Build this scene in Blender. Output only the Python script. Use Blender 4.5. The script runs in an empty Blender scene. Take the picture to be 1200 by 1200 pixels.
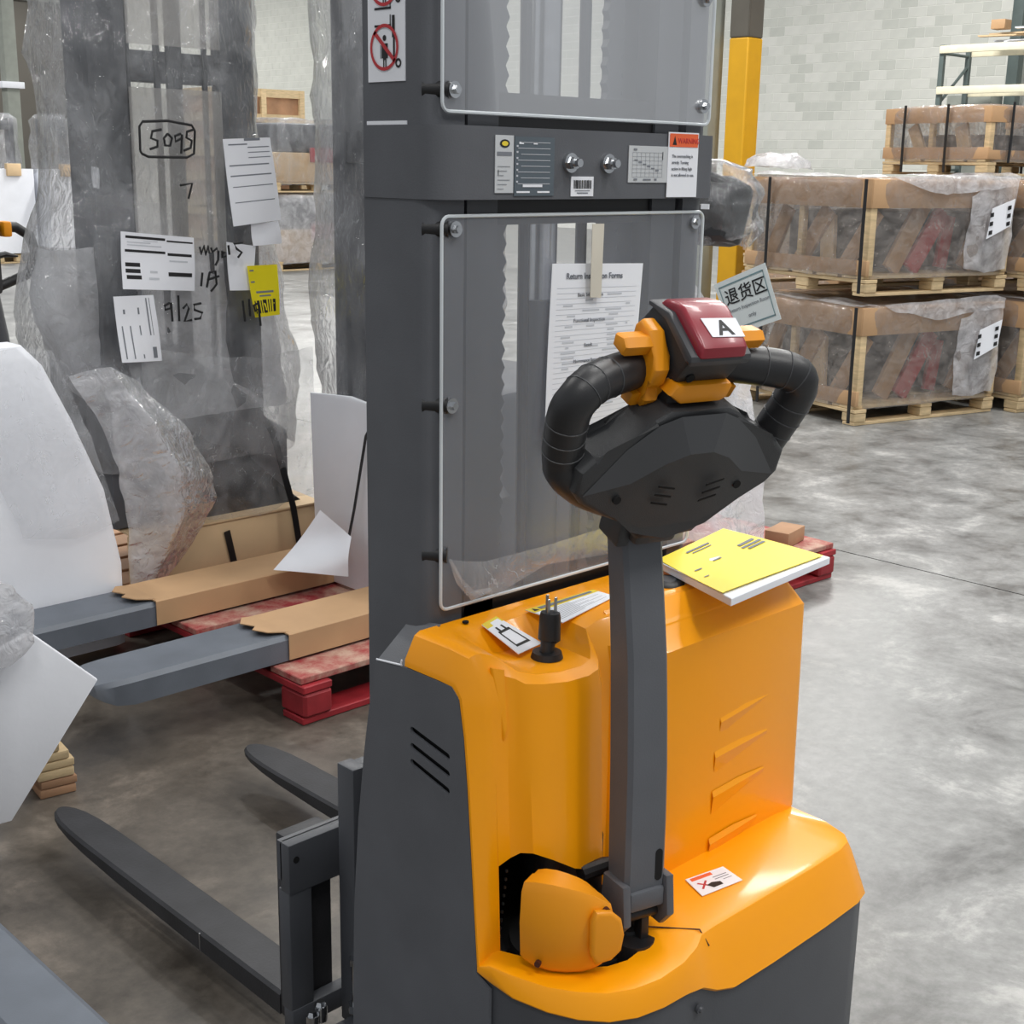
import bpy, bmesh, math, random
from mathutils import Vector, Matrix, noise
random.seed(7)
PI = math.pi
scene = bpy.context.scene
col = scene.collection

# ------------------------------------------------------------------ camera, world, lights, exposure
# X runs along the aisle wall direction (right-away), Y along the fork direction (left-away), Z up, metres
cam_d = bpy.data.cameras.new('camera'); cam = bpy.data.objects.new('camera', cam_d); col.objects.link(cam)
cam_d.sensor_width = 36; cam_d.sensor_fit = 'HORIZONTAL'; cam_d.lens = 36*1573/1200; cam_d.clip_start = .05; cam_d.clip_end = 200
f_ = 0.25260804; r_ = 0.01666372; y_ = 0.77616751
def cam_rows():
    S = Matrix(((math.cos(y_), -math.sin(y_), 0), (math.sin(y_), math.cos(y_), 0), (0, 0, 1)))
    B = Matrix(((1, 0, 0), (0, 0, -1), (0, 1, 0)))
    P = Matrix(((1, 0, 0), (0, math.cos(f_), -math.sin(f_)), (0, math.sin(f_), math.cos(f_))))
    R = Matrix(((math.cos(r_), -math.sin(r_), 0), (math.sin(r_), math.cos(r_), 0), (0, 0, 1)))
    return R @ P @ B @ S
Mr = cam_rows()
cam.matrix_world = Matrix.Translation((0, 0, 1.55)) @ Matrix((Mr[0], -Mr[1], -Mr[2])).transposed().to_4x4()
scene.camera = cam

scene.view_settings.view_transform = 'Standard'; scene.view_settings.look = 'None'
scene.view_settings.gamma = 1; scene.view_settings.use_curve_mapping = False
scene.view_settings.exposure = 0.22
scene.cycles.use_denoising = True
scene.cycles.max_bounces = 8; scene.cycles.transparent_max_bounces = 24
scene.cycles.sample_clamp_indirect = 6

world = bpy.data.worlds.new('world'); scene.world = world; world.use_nodes = True
world.node_tree.nodes['Background'].inputs[0].default_value = (.92, .96, 1, 1)
world.node_tree.nodes['Background'].inputs[1].default_value = .40

def high_bay(x, y, z=6.5, power=260, sx=.5, sy=2.4, rz=0):
    l = bpy.data.lights.new('high_bay_lamp', 'AREA'); l.shape = 'RECTANGLE'; l.size = sx; l.size_y = sy
    l.energy = power; l.color = (1, .985, .955)
    o = bpy.data.objects.new('high_bay_lamp', l); col.objects.link(o); o.location = (x, y, z); o.rotation_euler = (0, 0, rz)
    return o
for x, y, p in ((-1.5, -1.5, 110), (2.2, -2.5, 130), (6, -1.5, 130), (4.6, 2.2, 120), (8.5, 3.0, 190), (0.2, 6.2, 90), (6.0, 8.0, 190), (12, 8.5, 330), (3.5, 14, 330), (12, 18, 420), (20, 12, 560), (20, 26, 620), (8, 28, 420), (20, 38, 420), (12, 40, 330), (22, 45, 300)):  # lamps towards the block wall's far end are added to brighten it
    high_bay(x, y, 6.5 if x < 15 else 8, p)

# ------------------------------------------------------------------ materials
def nodes(name):
    m = bpy.data.materials.new(name); m.use_nodes = True
    nt = m.node_tree; b = nt.nodes['Principled BSDF']
    return m, nt, b
def N(nt, t, **kw):
    n = nt.nodes.new(t)
    for k, v in kw.items():
        if k in n.inputs.keys(): n.inputs[k].default_value = v
        else: setattr(n, k, v)
    return n
def coords(nt, scale=(1, 1, 1), rot=(0, 0, 0)):
    tc = nt.nodes.new('ShaderNodeTexCoord'); mp = nt.nodes.new('ShaderNodeMapping')
    mp.inputs['Scale'].default_value = scale; mp.inputs['Rotation'].default_value = rot
    nt.links.new(tc.outputs['Object'], mp.inputs['Vector'])
    return mp.outputs['Vector']
def ramp(nt, fac, stops):
    r = nt.nodes.new('ShaderNodeValToRGB'); e = r.color_ramp.elements
    while len(e) < len(stops): e.new(.5)
    for i, (p, c) in enumerate(stops):
        e[i].position = p; e[i].color = (*c, 1) if len(c) == 3 else c
    nt.links.new(fac, r.inputs['Fac']); return r.outputs['Color']
def lin(c):   # sRGB 0-255 to linear
    return tuple(((v/255+.055)/1.055)**2.4 if v/255 > .04045 else v/255/12.92 for v in c)
def mat(name, rgb, rough=.5, metal=0, var=.08, scale=6, bump=0, bscale=200, spec=.5, coat=0, stretch=(1, 1, 1), rand=0):
    m, nt, b = nodes(name)
    c = lin(rgb); v = coords(nt, stretch)
    n = N(nt, 'ShaderNodeTexNoise', Scale=scale, Detail=5.0); nt.links.new(v, n.inputs['Vector'])
    lo = tuple(max(0, x*(1-var)) for x in c); hi = tuple(min(1, x*(1+var)) for x in c)
    out = ramp(nt, n.outputs['Fac'], [(.3, lo), (.7, hi)])
    if rand:
        oi = nt.nodes.new('ShaderNodeObjectInfo'); hs = nt.nodes.new('ShaderNodeHueSaturation')
        mr = N(nt, 'ShaderNodeMapRange'); mr.inputs[3].default_value = 1-rand; mr.inputs[4].default_value = 1+rand
        nt.links.new(oi.outputs['Random'], mr.inputs[0]); nt.links.new(mr.outputs[0], hs.inputs['Value'])
        nt.links.new(out, hs.inputs['Color']); out = hs.outputs['Color']
    nt.links.new(out, b.inputs['Base Color'])
    b.inputs['Roughness'].default_value = rough; b.inputs['Metallic'].default_value = metal
    b.inputs['Specular IOR Level'].default_value = spec
    if coat: b.inputs['Coat Weight'].default_value = coat; b.inputs['Coat Roughness'].default_value = .08
    if bump:
        n2 = N(nt, 'ShaderNodeTexNoise', Scale=bscale, Detail=3.0); nt.links.new(v, n2.inputs['Vector'])
        bp = N(nt, 'ShaderNodeBump', Strength=bump, Distance=.002); nt.links.new(n2.outputs['Fac'], bp.inputs['Height'])
        nt.links.new(bp.outputs['Normal'], b.inputs['Normal'])
    return m
MAT = {}
MAT['orange'] = mat('orange_paint', (255, 163, 2), .33, var=.03, scale=3, spec=.38, coat=.18, bump=.03, bscale=500)
MAT['orange_plastic'] = mat('orange_plastic', (232, 148, 14), .42, var=.05)
MAT['grey_paint'] = mat('grey_paint', (91, 93, 98), .5, var=.08, scale=9, bump=.15, bscale=420, spec=.45)
MAT['grey_dark'] = mat('dark_grey_paint', (74, 76, 81), .45, var=.08, scale=9, bump=.15, bscale=420)
MAT['fork'] = mat('black_fork_paint', (46, 46, 49), .55, var=.2, scale=14, bump=.25, bscale=160)
MAT['black'] = mat('black_plastic', (30, 30, 32), .45, var=.1, bump=.15, bscale=700)
MAT['head'] = mat('charcoal_plastic', (50, 51, 53), .48, var=.08, bump=.35, bscale=900)
MAT['head2'] = mat('charcoal_smooth', (66, 67, 70), .42, var=.05, bump=.1, bscale=900)
MAT['rubber'] = mat('black_rubber_grip', (38, 38, 40), .4, var=.08, bump=.1, bscale=600)
MAT['hole'] = mat('black_void', (8, 8, 9), .9)
MAT['brown_dark'] = mat('dark_brown_part', (70, 30, 18), .5)
MAT['red'] = mat('dark_red_plastic', (142, 34, 48), .32, var=.06, coat=.2)
MAT['chrome'] = mat('zinc_plated_steel', (200, 202, 205), .22, metal=1, var=.12, scale=40)
MAT['steel'] = mat('bright_steel', (170, 172, 175), .3, metal=1, var=.12)
MAT['paper'] = mat('white_paper', (236, 238, 244), .7, var=.02)
MAT['label_grey'] = mat('silver_label', (196, 199, 202), .4, var=.05)
MAT['label_slate'] = mat('slate_label', (88, 98, 106), .4, var=.08)
MAT['ink'] = mat('black_ink', (26, 26, 28), .6)
MAT['ink_grey'] = mat('grey_ink', (120, 124, 132), .7)
MAT['ink_lite'] = mat('pale_ink', (198, 201, 208), .7)
MAT['red_ink'] = mat('red_ink', (190, 52, 58), .6)
MAT['orange_ink'] = mat('orange_ink', (236, 104, 58), .6)
MAT['yellow'] = mat('yellow_paper', (246, 222, 62), .5, var=.05)
MAT['yellow_ink'] = mat('yellow_label', (232, 206, 60), .5)
MAT['tape'] = mat('masking_tape', (214, 208, 194), .6)
MAT['wood'] = mat('pallet_wood', (206, 182, 142), .75, var=.16, scale=5, stretch=(2, 2, 12), bump=.3, bscale=60, rand=.1)
MAT['wood_old'] = mat('weathered_wood', (176, 136, 104), .8, var=.22, scale=5, bump=.3, bscale=60, rand=.1)
MAT['wood_red'] = mat('red_painted_wood', (150, 34, 42), .6, var=.25, scale=12, bump=.3, bscale=60, rand=.12)
def worn_red():
    m, nt, b = nodes('worn_red_deck'); v = coords(nt)
    n = N(nt, 'ShaderNodeTexNoise', Scale=7, Detail=7.0, Roughness=.7); nt.links.new(v, n.inputs['Vector'])
    nt.links.new(ramp(nt, n.outputs['Fac'], [(.40, lin((150, 40, 46))), (.50, lin((168, 108, 98))), (.62, lin((188, 156, 138)))]), b.inputs['Base Color']); b.inputs['Roughness'].default_value = .8
    return m
MAT['wood_worn'] = worn_red()
MAT['card'] = mat('brown_cardboard', (186, 150, 112), .75, var=.08, scale=5, rand=.06)
MAT['card_pale'] = mat('pale_cardboard', (208, 180, 142), .75, var=.08, scale=5, rand=.06)
MAT['foam'] = mat('white_foam_sheet', (234, 236, 242), .7, var=.04, scale=4, bump=.25, bscale=40)
MAT['strap'] = mat('black_strap', (26, 26, 28), .4)
MAT['red_steel'] = mat('red_truck_paint', (170, 40, 48), .4, var=.08)
MAT['pole_grey'] = mat('grey_green_paint', (142, 146, 138), .6, var=.08)
MAT['pole_dark'] = mat('dark_pole_paint', (88, 84, 76), .6, var=.08)
MAT['pole_yellow'] = mat('yellow_pole_paint', (214, 160, 10), .5, var=.06)
MAT['cream'] = mat('cream_beam_paint', (236, 228, 200), .5)
MAT['rack'] = mat('green_grey_rack_paint', (86, 98, 96), .5)
MAT['sign'] = mat('sign_paper', (232, 240, 240), .45, var=.02)
MAT['sign_line'] = mat('sign_teal_line', (120, 150, 156), .6)
MAT['yellow_sticker'] = mat('yellow_sticker', (238, 222, 20), .5)

def film(name, tint=(228, 230, 234), cover=.3, streak=.35, scale=7, bump=.6, rough=.14, stretch=(1, 1, 1), gloss=.9, bscale=18, crease=.3):
    """stretch film: transparent, part milky, part glossy, wrinkled"""
    m = bpy.data.materials.new(name); m.use_nodes = True; nt = m.node_tree
    for n in list(nt.nodes): nt.nodes.remove(n)
    out = nt.nodes.new('ShaderNodeOutputMaterial')
    v = coords(nt, stretch)
    n1 = N(nt, 'ShaderNodeTexNoise', Scale=scale, Detail=6.0, Distortion=1.2); nt.links.new(v, n1.inputs['Vector'])
    n2 = N(nt, 'ShaderNodeTexNoise', Scale=bscale, Detail=4.0, Distortion=1.5); nt.links.new(v, n2.inputs['Vector'])
    bp = N(nt, 'ShaderNodeBump', Strength=bump, Distance=.015); nt.links.new(n2.outputs['Fac'], bp.inputs['Height'])
    tr = N(nt, 'ShaderNodeBsdfTransparent'); tr.inputs[0].default_value = (.97, .97, .97, 1)
    df = N(nt, 'ShaderNodeBsdfDiffuse'); df.inputs[0].default_value = (*lin(tint), 1)
    tl = N(nt, 'ShaderNodeBsdfTranslucent'); tl.inputs[0].default_value = (*lin(tint), 1)
    gl = N(nt, 'ShaderNodeBsdfGlossy', Roughness=rough); gl.inputs[0].default_value = (.95, .95, .95, 1)
    for s in (df, gl): nt.links.new(bp.outputs['Normal'], s.inputs['Normal'])
    m1 = N(nt, 'ShaderNodeMixShader', Fac=.3); nt.links.new(df.outputs[0], m1.inputs[1]); nt.links.new(tl.outputs[0], m1.inputs[2])
    mr = N(nt, 'ShaderNodeMapRange'); mr.inputs[1].default_value = .35; mr.inputs[2].default_value = .7
    mr.inputs[3].default_value = cover; mr.inputs[4].default_value = min(1, cover+streak)
    nt.links.new(n1.outputs['Fac'], mr.inputs[0])
    n3 = N(nt, 'ShaderNodeTexNoise', Scale=bscale*.55, Detail=3.0, Distortion=2.0); nt.links.new(v, n3.inputs['Vector'])
    ab = N(nt, 'ShaderNodeMath', operation='SUBTRACT'); ab.inputs[1].default_value = .5; nt.links.new(n3.outputs['Fac'], ab.inputs[0])
    aa = N(nt, 'ShaderNodeMath', operation='ABSOLUTE'); nt.links.new(ab.outputs[0], aa.inputs[0])
    cr = N(nt, 'ShaderNodeMapRange'); cr.inputs[1].default_value = 0; cr.inputs[2].default_value = .012; cr.inputs[3].default_value = crease; cr.inputs[4].default_value = 0
    nt.links.new(aa.outputs[0], cr.inputs[0])
    n4 = N(nt, 'ShaderNodeTexNoise', Scale=bscale*1.7, Detail=2.0); nt.links.new(v, n4.inputs['Vector'])
    br = N(nt, 'ShaderNodeMapRange'); br.inputs[1].default_value = .5; br.inputs[2].default_value = .62; nt.links.new(n4.outputs['Fac'], br.inputs[0])
    cm = N(nt, 'ShaderNodeMath', operation='MULTIPLY'); nt.links.new(cr.outputs[0], cm.inputs[0]); nt.links.new(br.outputs[0], cm.inputs[1]); cr = cm
    ad = N(nt, 'ShaderNodeMath', operation='ADD', use_clamp=True); nt.links.new(mr.outputs[0], ad.inputs[0]); nt.links.new(cr.outputs[0], ad.inputs[1])
    mr = ad
    m2 = nt.nodes.new('ShaderNodeMixShader'); nt.links.new(mr.outputs[0], m2.inputs[0])
    nt.links.new(tr.outputs[0], m2.inputs[1]); nt.links.new(m1.outputs[0], m2.inputs[2])
    fr = N(nt, 'ShaderNodeFresnel', IOR=1.45); nt.links.new(bp.outputs['Normal'], fr.inputs['Normal'])
    mu = N(nt, 'ShaderNodeMath', operation='MULTIPLY_ADD'); mu.inputs[1].default_value = gloss; mu.inputs[2].default_value = .03
    nt.links.new(fr.outputs[0], mu.inputs[0])
    m3 = nt.nodes.new('ShaderNodeMixShader'); nt.links.new(mu.outputs[0], m3.inputs[0])
    nt.links.new(m2.outputs[0], m3.inputs[1]); nt.links.new(gl.outputs[0], m3.inputs[2])
    nt.links.new(m3.outputs[0], out.inputs[0]); return m
MAT['film'] = film('stretch_film', cover=.05, streak=.30, scale=4, bump=1.0, rough=.07, bscale=22, crease=.3, gloss=.7, stretch=(1.3, 1.3, .6))
MAT['film_thick'] = film('milky_stretch_film', cover=.32, streak=.40, tint=(236, 236, 240), bump=.9, rough=.08, bscale=18, crease=.25, gloss=.65)
MAT['film_white'] = film('white_stretch_film', cover=.55, streak=.35, tint=(238, 238, 242), bump=.7, rough=.1, bscale=14, crease=.2, gloss=.5)
MAT['film_clear'] = film('clear_film', cover=.03, streak=.20, scale=5, bump=.9, rough=.07, bscale=18, crease=.3, gloss=.65)
MAT['film_strip'] = film('thin_tape_film', cover=.10, streak=.22, scale=8, bump=.3, rough=.2, bscale=14, crease=.3, gloss=.12)
MAT['film_crate'] = film('crate_film', cover=.12, streak=.26, tint=(216, 208, 202), bump=.9, rough=.09, bscale=14, crease=.35, gloss=.65)
MAT['fork_grey'] = mat('blue_grey_fork_paint', (100, 106, 115), .5, var=.1, scale=9, bump=.2, bscale=300)
MAT['acrylic'] = film('scuffed_acrylic', tint=(222, 226, 236), cover=.21, streak=.07, scale=1.2, bump=.0, rough=.22, stretch=(2, 2, .6), gloss=.45, crease=0)
MAT['acrylic_milky'] = film('milky_acrylic', tint=(232, 228, 222), cover=.26, streak=.15, scale=1.5, bump=.02, rough=.22, stretch=(3, 3, .6), gloss=.45, crease=0)
MAT['acrylic_edge'] = mat('acrylic_edge', (206, 212, 216), .3)

# ------------------------------------------------------------------ geometry helpers
def V3(*a): return Vector(a)
def new_obj(name, me, m=None, parent=None):
    o = bpy.data.objects.new(name, me); col.objects.link(o)
    if m is not None and len(me.materials) == 0: me.materials.append(MAT[m] if isinstance(m, str) else m)
    if parent is not None: o.parent = parent; o.matrix_parent_inverse = Matrix.Identity(4)
    return o
def tag(o, label=None, cat=None, group=None, kind=None):
    if label: o['label'] = label
    if cat: o['category'] = cat
    if group: o['group'] = group
    if kind: o['kind'] = kind
    return o
def empty(name, loc, rz=0, label=None, cat=None, group=None):
    o = bpy.data.objects.new(name, None); col.objects.link(o); o.location = loc; o.rotation_euler = (0, 0, rz)
    o.empty_display_size = .1
    return tag(o, label, cat, group)
class MB:
    """collects shapes; .build links ONE mesh. Coordinates are shifted by -org when built (org = the thing's base)"""
    def __init__(s): s.bm = bmesh.new()
    def box(s, c, d, rot=None, bevel=0, seg=2):
        r = bmesh.ops.create_cube(s.bm, size=1); vs = r['verts']
        bmesh.ops.scale(s.bm, vec=d, verts=vs)
        if bevel:
            es = list({e for v in vs for e in v.link_edges})
            b = bmesh.ops.bevel(s.bm, geom=es, offset=bevel, segments=seg, affect='EDGES', profile=.5)
            vs = list({v for f in b['faces'] for v in f.verts} | {v for v in vs if v.is_valid})
        mt = Matrix.Translation(c) @ (rot.to_4x4() if rot is not None else Matrix.Identity(4))
        bmesh.ops.transform(s.bm, matrix=mt, verts=vs); return s
    def bx(s, a, b, bevel=0, seg=2):
        a, b = Vector(a), Vector(b); d = b-a
        return s.box((a+b)/2, (abs(d.x), abs(d.y), abs(d.z)), bevel=bevel, seg=seg)
    def poly(s, pts, off, bevel=0, seg=2):
        """polygon of 3-D points extruded by the vector off"""
        off = Vector(off); n = len(pts)
        a = [s.bm.verts.new(Vector(p)) for p in pts]; b = [s.bm.verts.new(Vector(p)+off) for p in pts]
        fs = [s.bm.faces.new(a), s.bm.faces.new(b[::-1])]
        for i in range(n): fs.append(s.bm.faces.new((a[i], b[i], b[(i+1) % n], a[(i+1) % n])))
        if bevel:
            es = list(set(fs[0].edges) | set(fs[1].edges))
            bmesh.ops.bevel(s.bm, geom=es, offset=bevel, segments=seg, affect='EDGES', profile=.5)
        return s
    def face(s, pts): s.bm.faces.new([s.bm.verts.new(Vector(p)) for p in pts]); return s
    def cyl(s, a, b, r, r2=None, n=20, caps=True):
        a, b = Vector(a), Vector(b); r2 = r if r2 is None else r2
        q = (b-a).to_track_quat('Z', 'Y')
        ring = lambda c, rr: [s.bm.verts.new(c + q @ Vector((rr*math.cos(2*PI*i/n), rr*math.sin(2*PI*i/n), 0))) for i in range(n)]
        A, B = ring(a, r), ring(b, r2)
        for i in range(n): s.bm.faces.new((A[i], A[(i+1) % n], B[(i+1) % n], B[i]))
        if caps: s.bm.faces.new(A[::-1]); s.bm.faces.new(B)
        return s
    def tube(s, pts, r, n=12, caps=True, flat=1.0, up=None):
        pts = [Vector(p) for p in pts]; rs = r if isinstance(r, (list, tuple)) else [r]*len(pts)
        rings = []; prev = None
        for i, p in enumerate(pts):
            d = (pts[min(i+1, len(pts)-1)] - pts[max(i-1, 0)]).normalized()
            if prev is None:
                u = Vector(up) if up is not None else (Vector((0, 0, 1)) if abs(d.z) < .9 else Vector((1, 0, 0)))
            else: u = prev
            u = (u - d*u.dot(d)).normalized(); prev = u; w = d.cross(u)
            rings.append([s.bm.verts.new(p + u*rs[i]*flat*math.cos(2*PI*k/n) + w*rs[i]*math.sin(2*PI*k/n)) for k in range(n)])
        for A, B in zip(rings, rings[1:]):
            for k in range(n): s.bm.faces.new((A[k], A[(k+1) % n], B[(k+1) % n], B[k]))
        if caps: s.bm.faces.new(rings[0][::-1]); s.bm.faces.new(rings[-1])
        return s
    def loft(s, secs, closed=False, capA=False, capB=False):
        R = [[s.bm.verts.new(Vector(p)) for p in sec] for sec in secs]; n = len(secs[0])
        for A, B in zip(R, R[1:]):
            for k in range(n if closed else n-1): s.bm.faces.new((A[k], A[(k+1) % n], B[(k+1) % n], B[k]))
        if capA: s.bm.faces.new(R[0][::-1])
        if capB: s.bm.faces.new(R[-1])
        return s
    def build(s, name, m, parent=None, org=(0, 0, 0), smooth=35, clean=True, rotz=0):
        bm = s.bm
        if clean: bmesh.ops.remove_doubles(bm, verts=bm.verts, dist=1e-5)
        bmesh.ops.recalc_face_normals(bm, faces=bm.faces)
        o = Vector(org)
        if o.length: bmesh.ops.translate(bm, vec=-o, verts=bm.verts)
        if rotz: bmesh.ops.rotate(bm, verts=bm.verts, cent=(0, 0, 0), matrix=Matrix.Rotation(rotz, 3, 'Z'))
        for f in bm.faces: f.smooth = smooth > 0
        for e in bm.edges:
            if len(e.link_faces) == 2 and e.calc_face_angle(0) > math.radians(smooth): e.smooth = False
        me = bpy.data.meshes.new(name); bm.to_mesh(me); bm.free()
        return new_obj(name, me, m, parent)
def curve_mesh(name, splines, thick, mtx):
    """flat plate with holes: splines[0] outline, the others holes; closed polys in 2-D; extruded by thick about the plane"""
    cd = bpy.data.curves.new(name, 'CURVE'); cd.dimensions = '2D'; cd.fill_mode = 'BOTH'; cd.extrude = thick/2
    for pts in splines:
        sp = cd.splines.new('POLY'); sp.points.add(len(pts)-1); sp.use_cyclic_u = True
        for i, p in enumerate(pts): sp.points[i].co = (p[0], p[1], 0, 1)
    o = bpy.data.objects.new(name, cd); col.objects.link(o)
    dg = bpy.context.evaluated_depsgraph_get(); dg.update()
    me = bpy.data.meshes.new_from_object(o.evaluated_get(dg)); bpy.data.objects.remove(o); bpy.data.curves.remove(cd)
    me.transform(mtx); me.name = name; return me
def text_mesh(s, size, align='LEFT', bold=0, extrude=.0002, sx=1.0):
    cd = bpy.data.curves.new('lettering', 'FONT'); cd.body = s; cd.size = size; cd.align_x = align; cd.extrude = extrude
    cd.offset = bold; cd.resolution_u = 3
    o = bpy.data.objects.new('lettering', cd); col.objects.link(o)
    dg = bpy.context.evaluated_depsgraph_get(); dg.update()
    me = bpy.data.meshes.new_from_object(o.evaluated_get(dg)); bpy.data.objects.remove(o); bpy.data.curves.remove(cd)
    if sx != 1: me.transform(Matrix.Diagonal((sx, 1, 1, 1)))
    return me
def frame(o, ax, ay, az=None):
    ax, ay = Vector(ax).normalized(), Vector(ay).normalized(); az = ax.cross(ay).normalized(); ay = az.cross(ax)
    return Matrix(((ax.x, ay.x, az.x, o[0]), (ax.y, ay.y, az.y, o[1]), (ax.z, ay.z, az.z, o[2]), (0, 0, 0, 1)))
class Print:
    """flat print in the plane of a frame: x right, y up, in metres"""
    def __init__(s, mtx, parent, org=(0, 0, 0)): s.m = Matrix.Translation(-Vector(org)) @ mtx; s.p = parent; s.z = .0006
    def text(s, t, x, y, size, m='ink', align='LEFT', bold=0, name='lettering', rot=0, sx=1.0):
        me = text_mesh(t, size, align, bold, sx=sx)
        me.transform(s.m @ Matrix.Translation((x, y, s.z)) @ Matrix.Rotation(rot, 4, 'Z')); return new_obj(name, me, m, s.p)
    def quads(s, rects, m='ink', name='printed_line', z=None):
        b = MB(); z = s.z if z is None else z
        for x0, y0, x1, y1 in rects:
            b.face([s.m @ Vector(p) for p in ((x0, y0, z), (x1, y0, z), (x1, y1, z), (x0, y1, z))])
        o = b.build(name, m, s.p, smooth=0, clean=False)
        if len(rects) > 4: o['kind'] = 'stuff'
        return o
    def polys(s, ps, m='ink', name='pictogram', z=None):
        b = MB(); z = s.z if z is None else z
        for p in ps: b.face([s.m @ Vector((x, y, z)) for x, y in p])
        return b.build(name, m, s.p, smooth=0, clean=False)
    def stroke(s, pts, r, m='ink', name='marker_stroke', n=6):
        return MB().tube([s.m @ Vector((x, y, s.z)) for x, y in pts], r, n=n).build(name, m, s.p)
def ring_pts(cx, cy, r, n=28, a0=0, a1=2*PI, sx=1):
    return [(cx+sx*r*math.cos(a0+(a1-a0)*i/n), cy+r*math.sin(a0+(a1-a0)*i/n)) for i in range(n+1)]
def arc_strip(cx, cy, r, w, sx=1, n=32):
    o = ring_pts(cx, cy, r, n, sx=sx); i = ring_pts(cx, cy, r-w, n, sx=sx)
    return [[o[k], o[k+1], i[k+1], i[k]] for k in range(n)]
#PARTS
# ================================================================== SETTING: floor and walls
def floor_mat():
    m, nt, b = nodes('polished_concrete')
    v = coords(nt)
    big = N(nt, 'ShaderNodeTexNoise', Scale=.55, Detail=6.0, Roughness=.6, Distortion=.6); nt.links.new(v, big.inputs['Vector'])
    mid = N(nt, 'ShaderNodeTexNoise', Scale=2.6, Detail=10.0, Roughness=.72, Distortion=.35); nt.links.new(v, mid.inputs['Vector'])
    fine = N(nt, 'ShaderNodeTexNoise', Scale=26, Detail=8.0, Roughness=.7); nt.links.new(v, fine.inputs['Vector'])
    c1 = ramp(nt, mid.outputs['Fac'], [(.36, lin((98, 97, 95))), (.47, lin((128, 128, 126))), (.55, lin((142, 142, 140))), (.64, lin((174, 173, 170)))])
    c2 = ramp(nt, fine.outputs['Fac'], [(.35, (.72, .72, .72)), (.62, (1.05, 1.05, 1.05))])
    mx = N(nt, 'ShaderNodeMixRGB', blend_type='MULTIPLY'); mx.inputs[0].default_value = .8
    nt.links.new(c1, mx.inputs[1]); nt.links.new(c2, mx.inputs[2])
    # soft edged browner, darker tone on the left part, fading out farther back
    sep = nt.nodes.new('ShaderNodeSeparateXYZ'); nt.links.new(v, sep.inputs[0])
    dx = N(nt, 'ShaderNodeMath', operation='SUBTRACT'); nt.links.new(sep.outputs['Y'], dx.inputs[0])
    sc = N(nt, 'ShaderNodeMath', operation='MULTIPLY'); sc.inputs[1].default_value = .72; nt.links.new(sep.outputs['X'], sc.inputs[0]); nt.links.new(sc.outputs[0], dx.inputs[1])
    wob = N(nt, 'ShaderNodeMath', operation='MULTIPLY_ADD'); wob.inputs[1].default_value = 1.6; nt.links.new(big.outputs['Fac'], wob.inputs[0]); nt.links.new(dx.outputs[0], wob.inputs[2])
    mr = N(nt, 'ShaderNodeMapRange'); mr.inputs[1].default_value = .2; mr.inputs[2].default_value = 1.9; nt.links.new(wob.outputs[0], mr.inputs[0])
    far = N(nt, 'ShaderNodeMapRange'); far.inputs[1].default_value = 5.2; far.inputs[2].default_value = 7.5; far.inputs[3].default_value = 1; far.inputs[4].default_value = 0
    nt.links.new(sep.outputs['Y'], far.inputs[0])
    mm = N(nt, 'ShaderNodeMath', operation='MULTIPLY'); nt.links.new(mr.outputs[0], mm.inputs[0]); nt.links.new(far.outputs[0], mm.inputs[1])
    m2 = N(nt, 'ShaderNodeMath', operation='MULTIPLY'); m2.inputs[1].default_value = .95; nt.links.new(mm.outputs[0], m2.inputs[0])
    brown_tint = N(nt, 'ShaderNodeMixRGB', blend_type='MULTIPLY'); nt.links.new(m2.outputs[0], brown_tint.inputs[0])
    nt.links.new(mx.outputs[0], brown_tint.inputs[1]); brown_tint.inputs[2].default_value = (*lin((178, 164, 150)), 1)
    nt.links.new(brown_tint.outputs[0], b.inputs['Base Color'])
    rg = ramp(nt, mid.outputs['Fac'], [(.35, (.3,)*3), (.65, (.5,)*3)]); nt.links.new(rg, b.inputs['Roughness'])
    bp = N(nt, 'ShaderNodeBump', Strength=.12, Distance=.004); nt.links.new(fine.outputs['Fac'], bp.inputs['Height']); nt.links.new(bp.outputs['Normal'], b.inputs['Normal'])
    return m
FM = floor_mat()
b = MB(); b.bx((-14, -14, -.12), (4.80, 60, 0)); fl = b.build('floor', FM, smooth=0); tag(fl, 'grey polished concrete floor slab with stains', kind='structure')
b = MB(); b.bx((4.809, -14, -.12), (32, 60, 0)); tag(b.build('floor_slab', FM, smooth=0), kind='structure').parent = fl
b = MB(); b.bx((4.80, -14, -.12), (4.809, 60, -.006)); o = b.build('saw_cut_joint', 'hole', smooth=0); o.parent = fl

# block wall along Y at X = 26, dark wall along X at Y = 49
WALL_X, WALL_Y = 26.0, 49.0
def block_mat():
    m, nt, b = nodes('painted_block')
    oi = nt.nodes.new('ShaderNodeObjectInfo'); v = coords(nt)
    n = N(nt, 'ShaderNodeTexNoise', Scale=3, Detail=4.0); nt.links.new(v, n.inputs['Vector'])
    c = ramp(nt, oi.outputs['Random'], [(0, lin((202, 204, 196))), (.4, lin((215, 216, 208))), (1, lin((224, 224, 217)))])
    c2 = ramp(nt, n.outputs['Fac'], [(.3, (.94, .94, .94)), (.7, (1, 1, 1))])
    mx = N(nt, 'ShaderNodeMixRGB', blend_type='MULTIPLY', ); mx.inputs[0].default_value = 1
    nt.links.new(c, mx.inputs[1]); nt.links.new(c2, mx.inputs[2]); nt.links.new(mx.outputs[0], b.inputs['Base Color']); b.inputs['Roughness'].default_value = .8
    return m
BM = block_mat()
MAT['mortar'] = mat('mortar_joint', (232, 232, 226), .85, var=.04)
b = MB(); b.bx((WALL_X+.02, -6, -.1), (WALL_X+.3, WALL_Y+.3, 9)); wall = b.build('wall_right', 'mortar', smooth=0)
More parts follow.
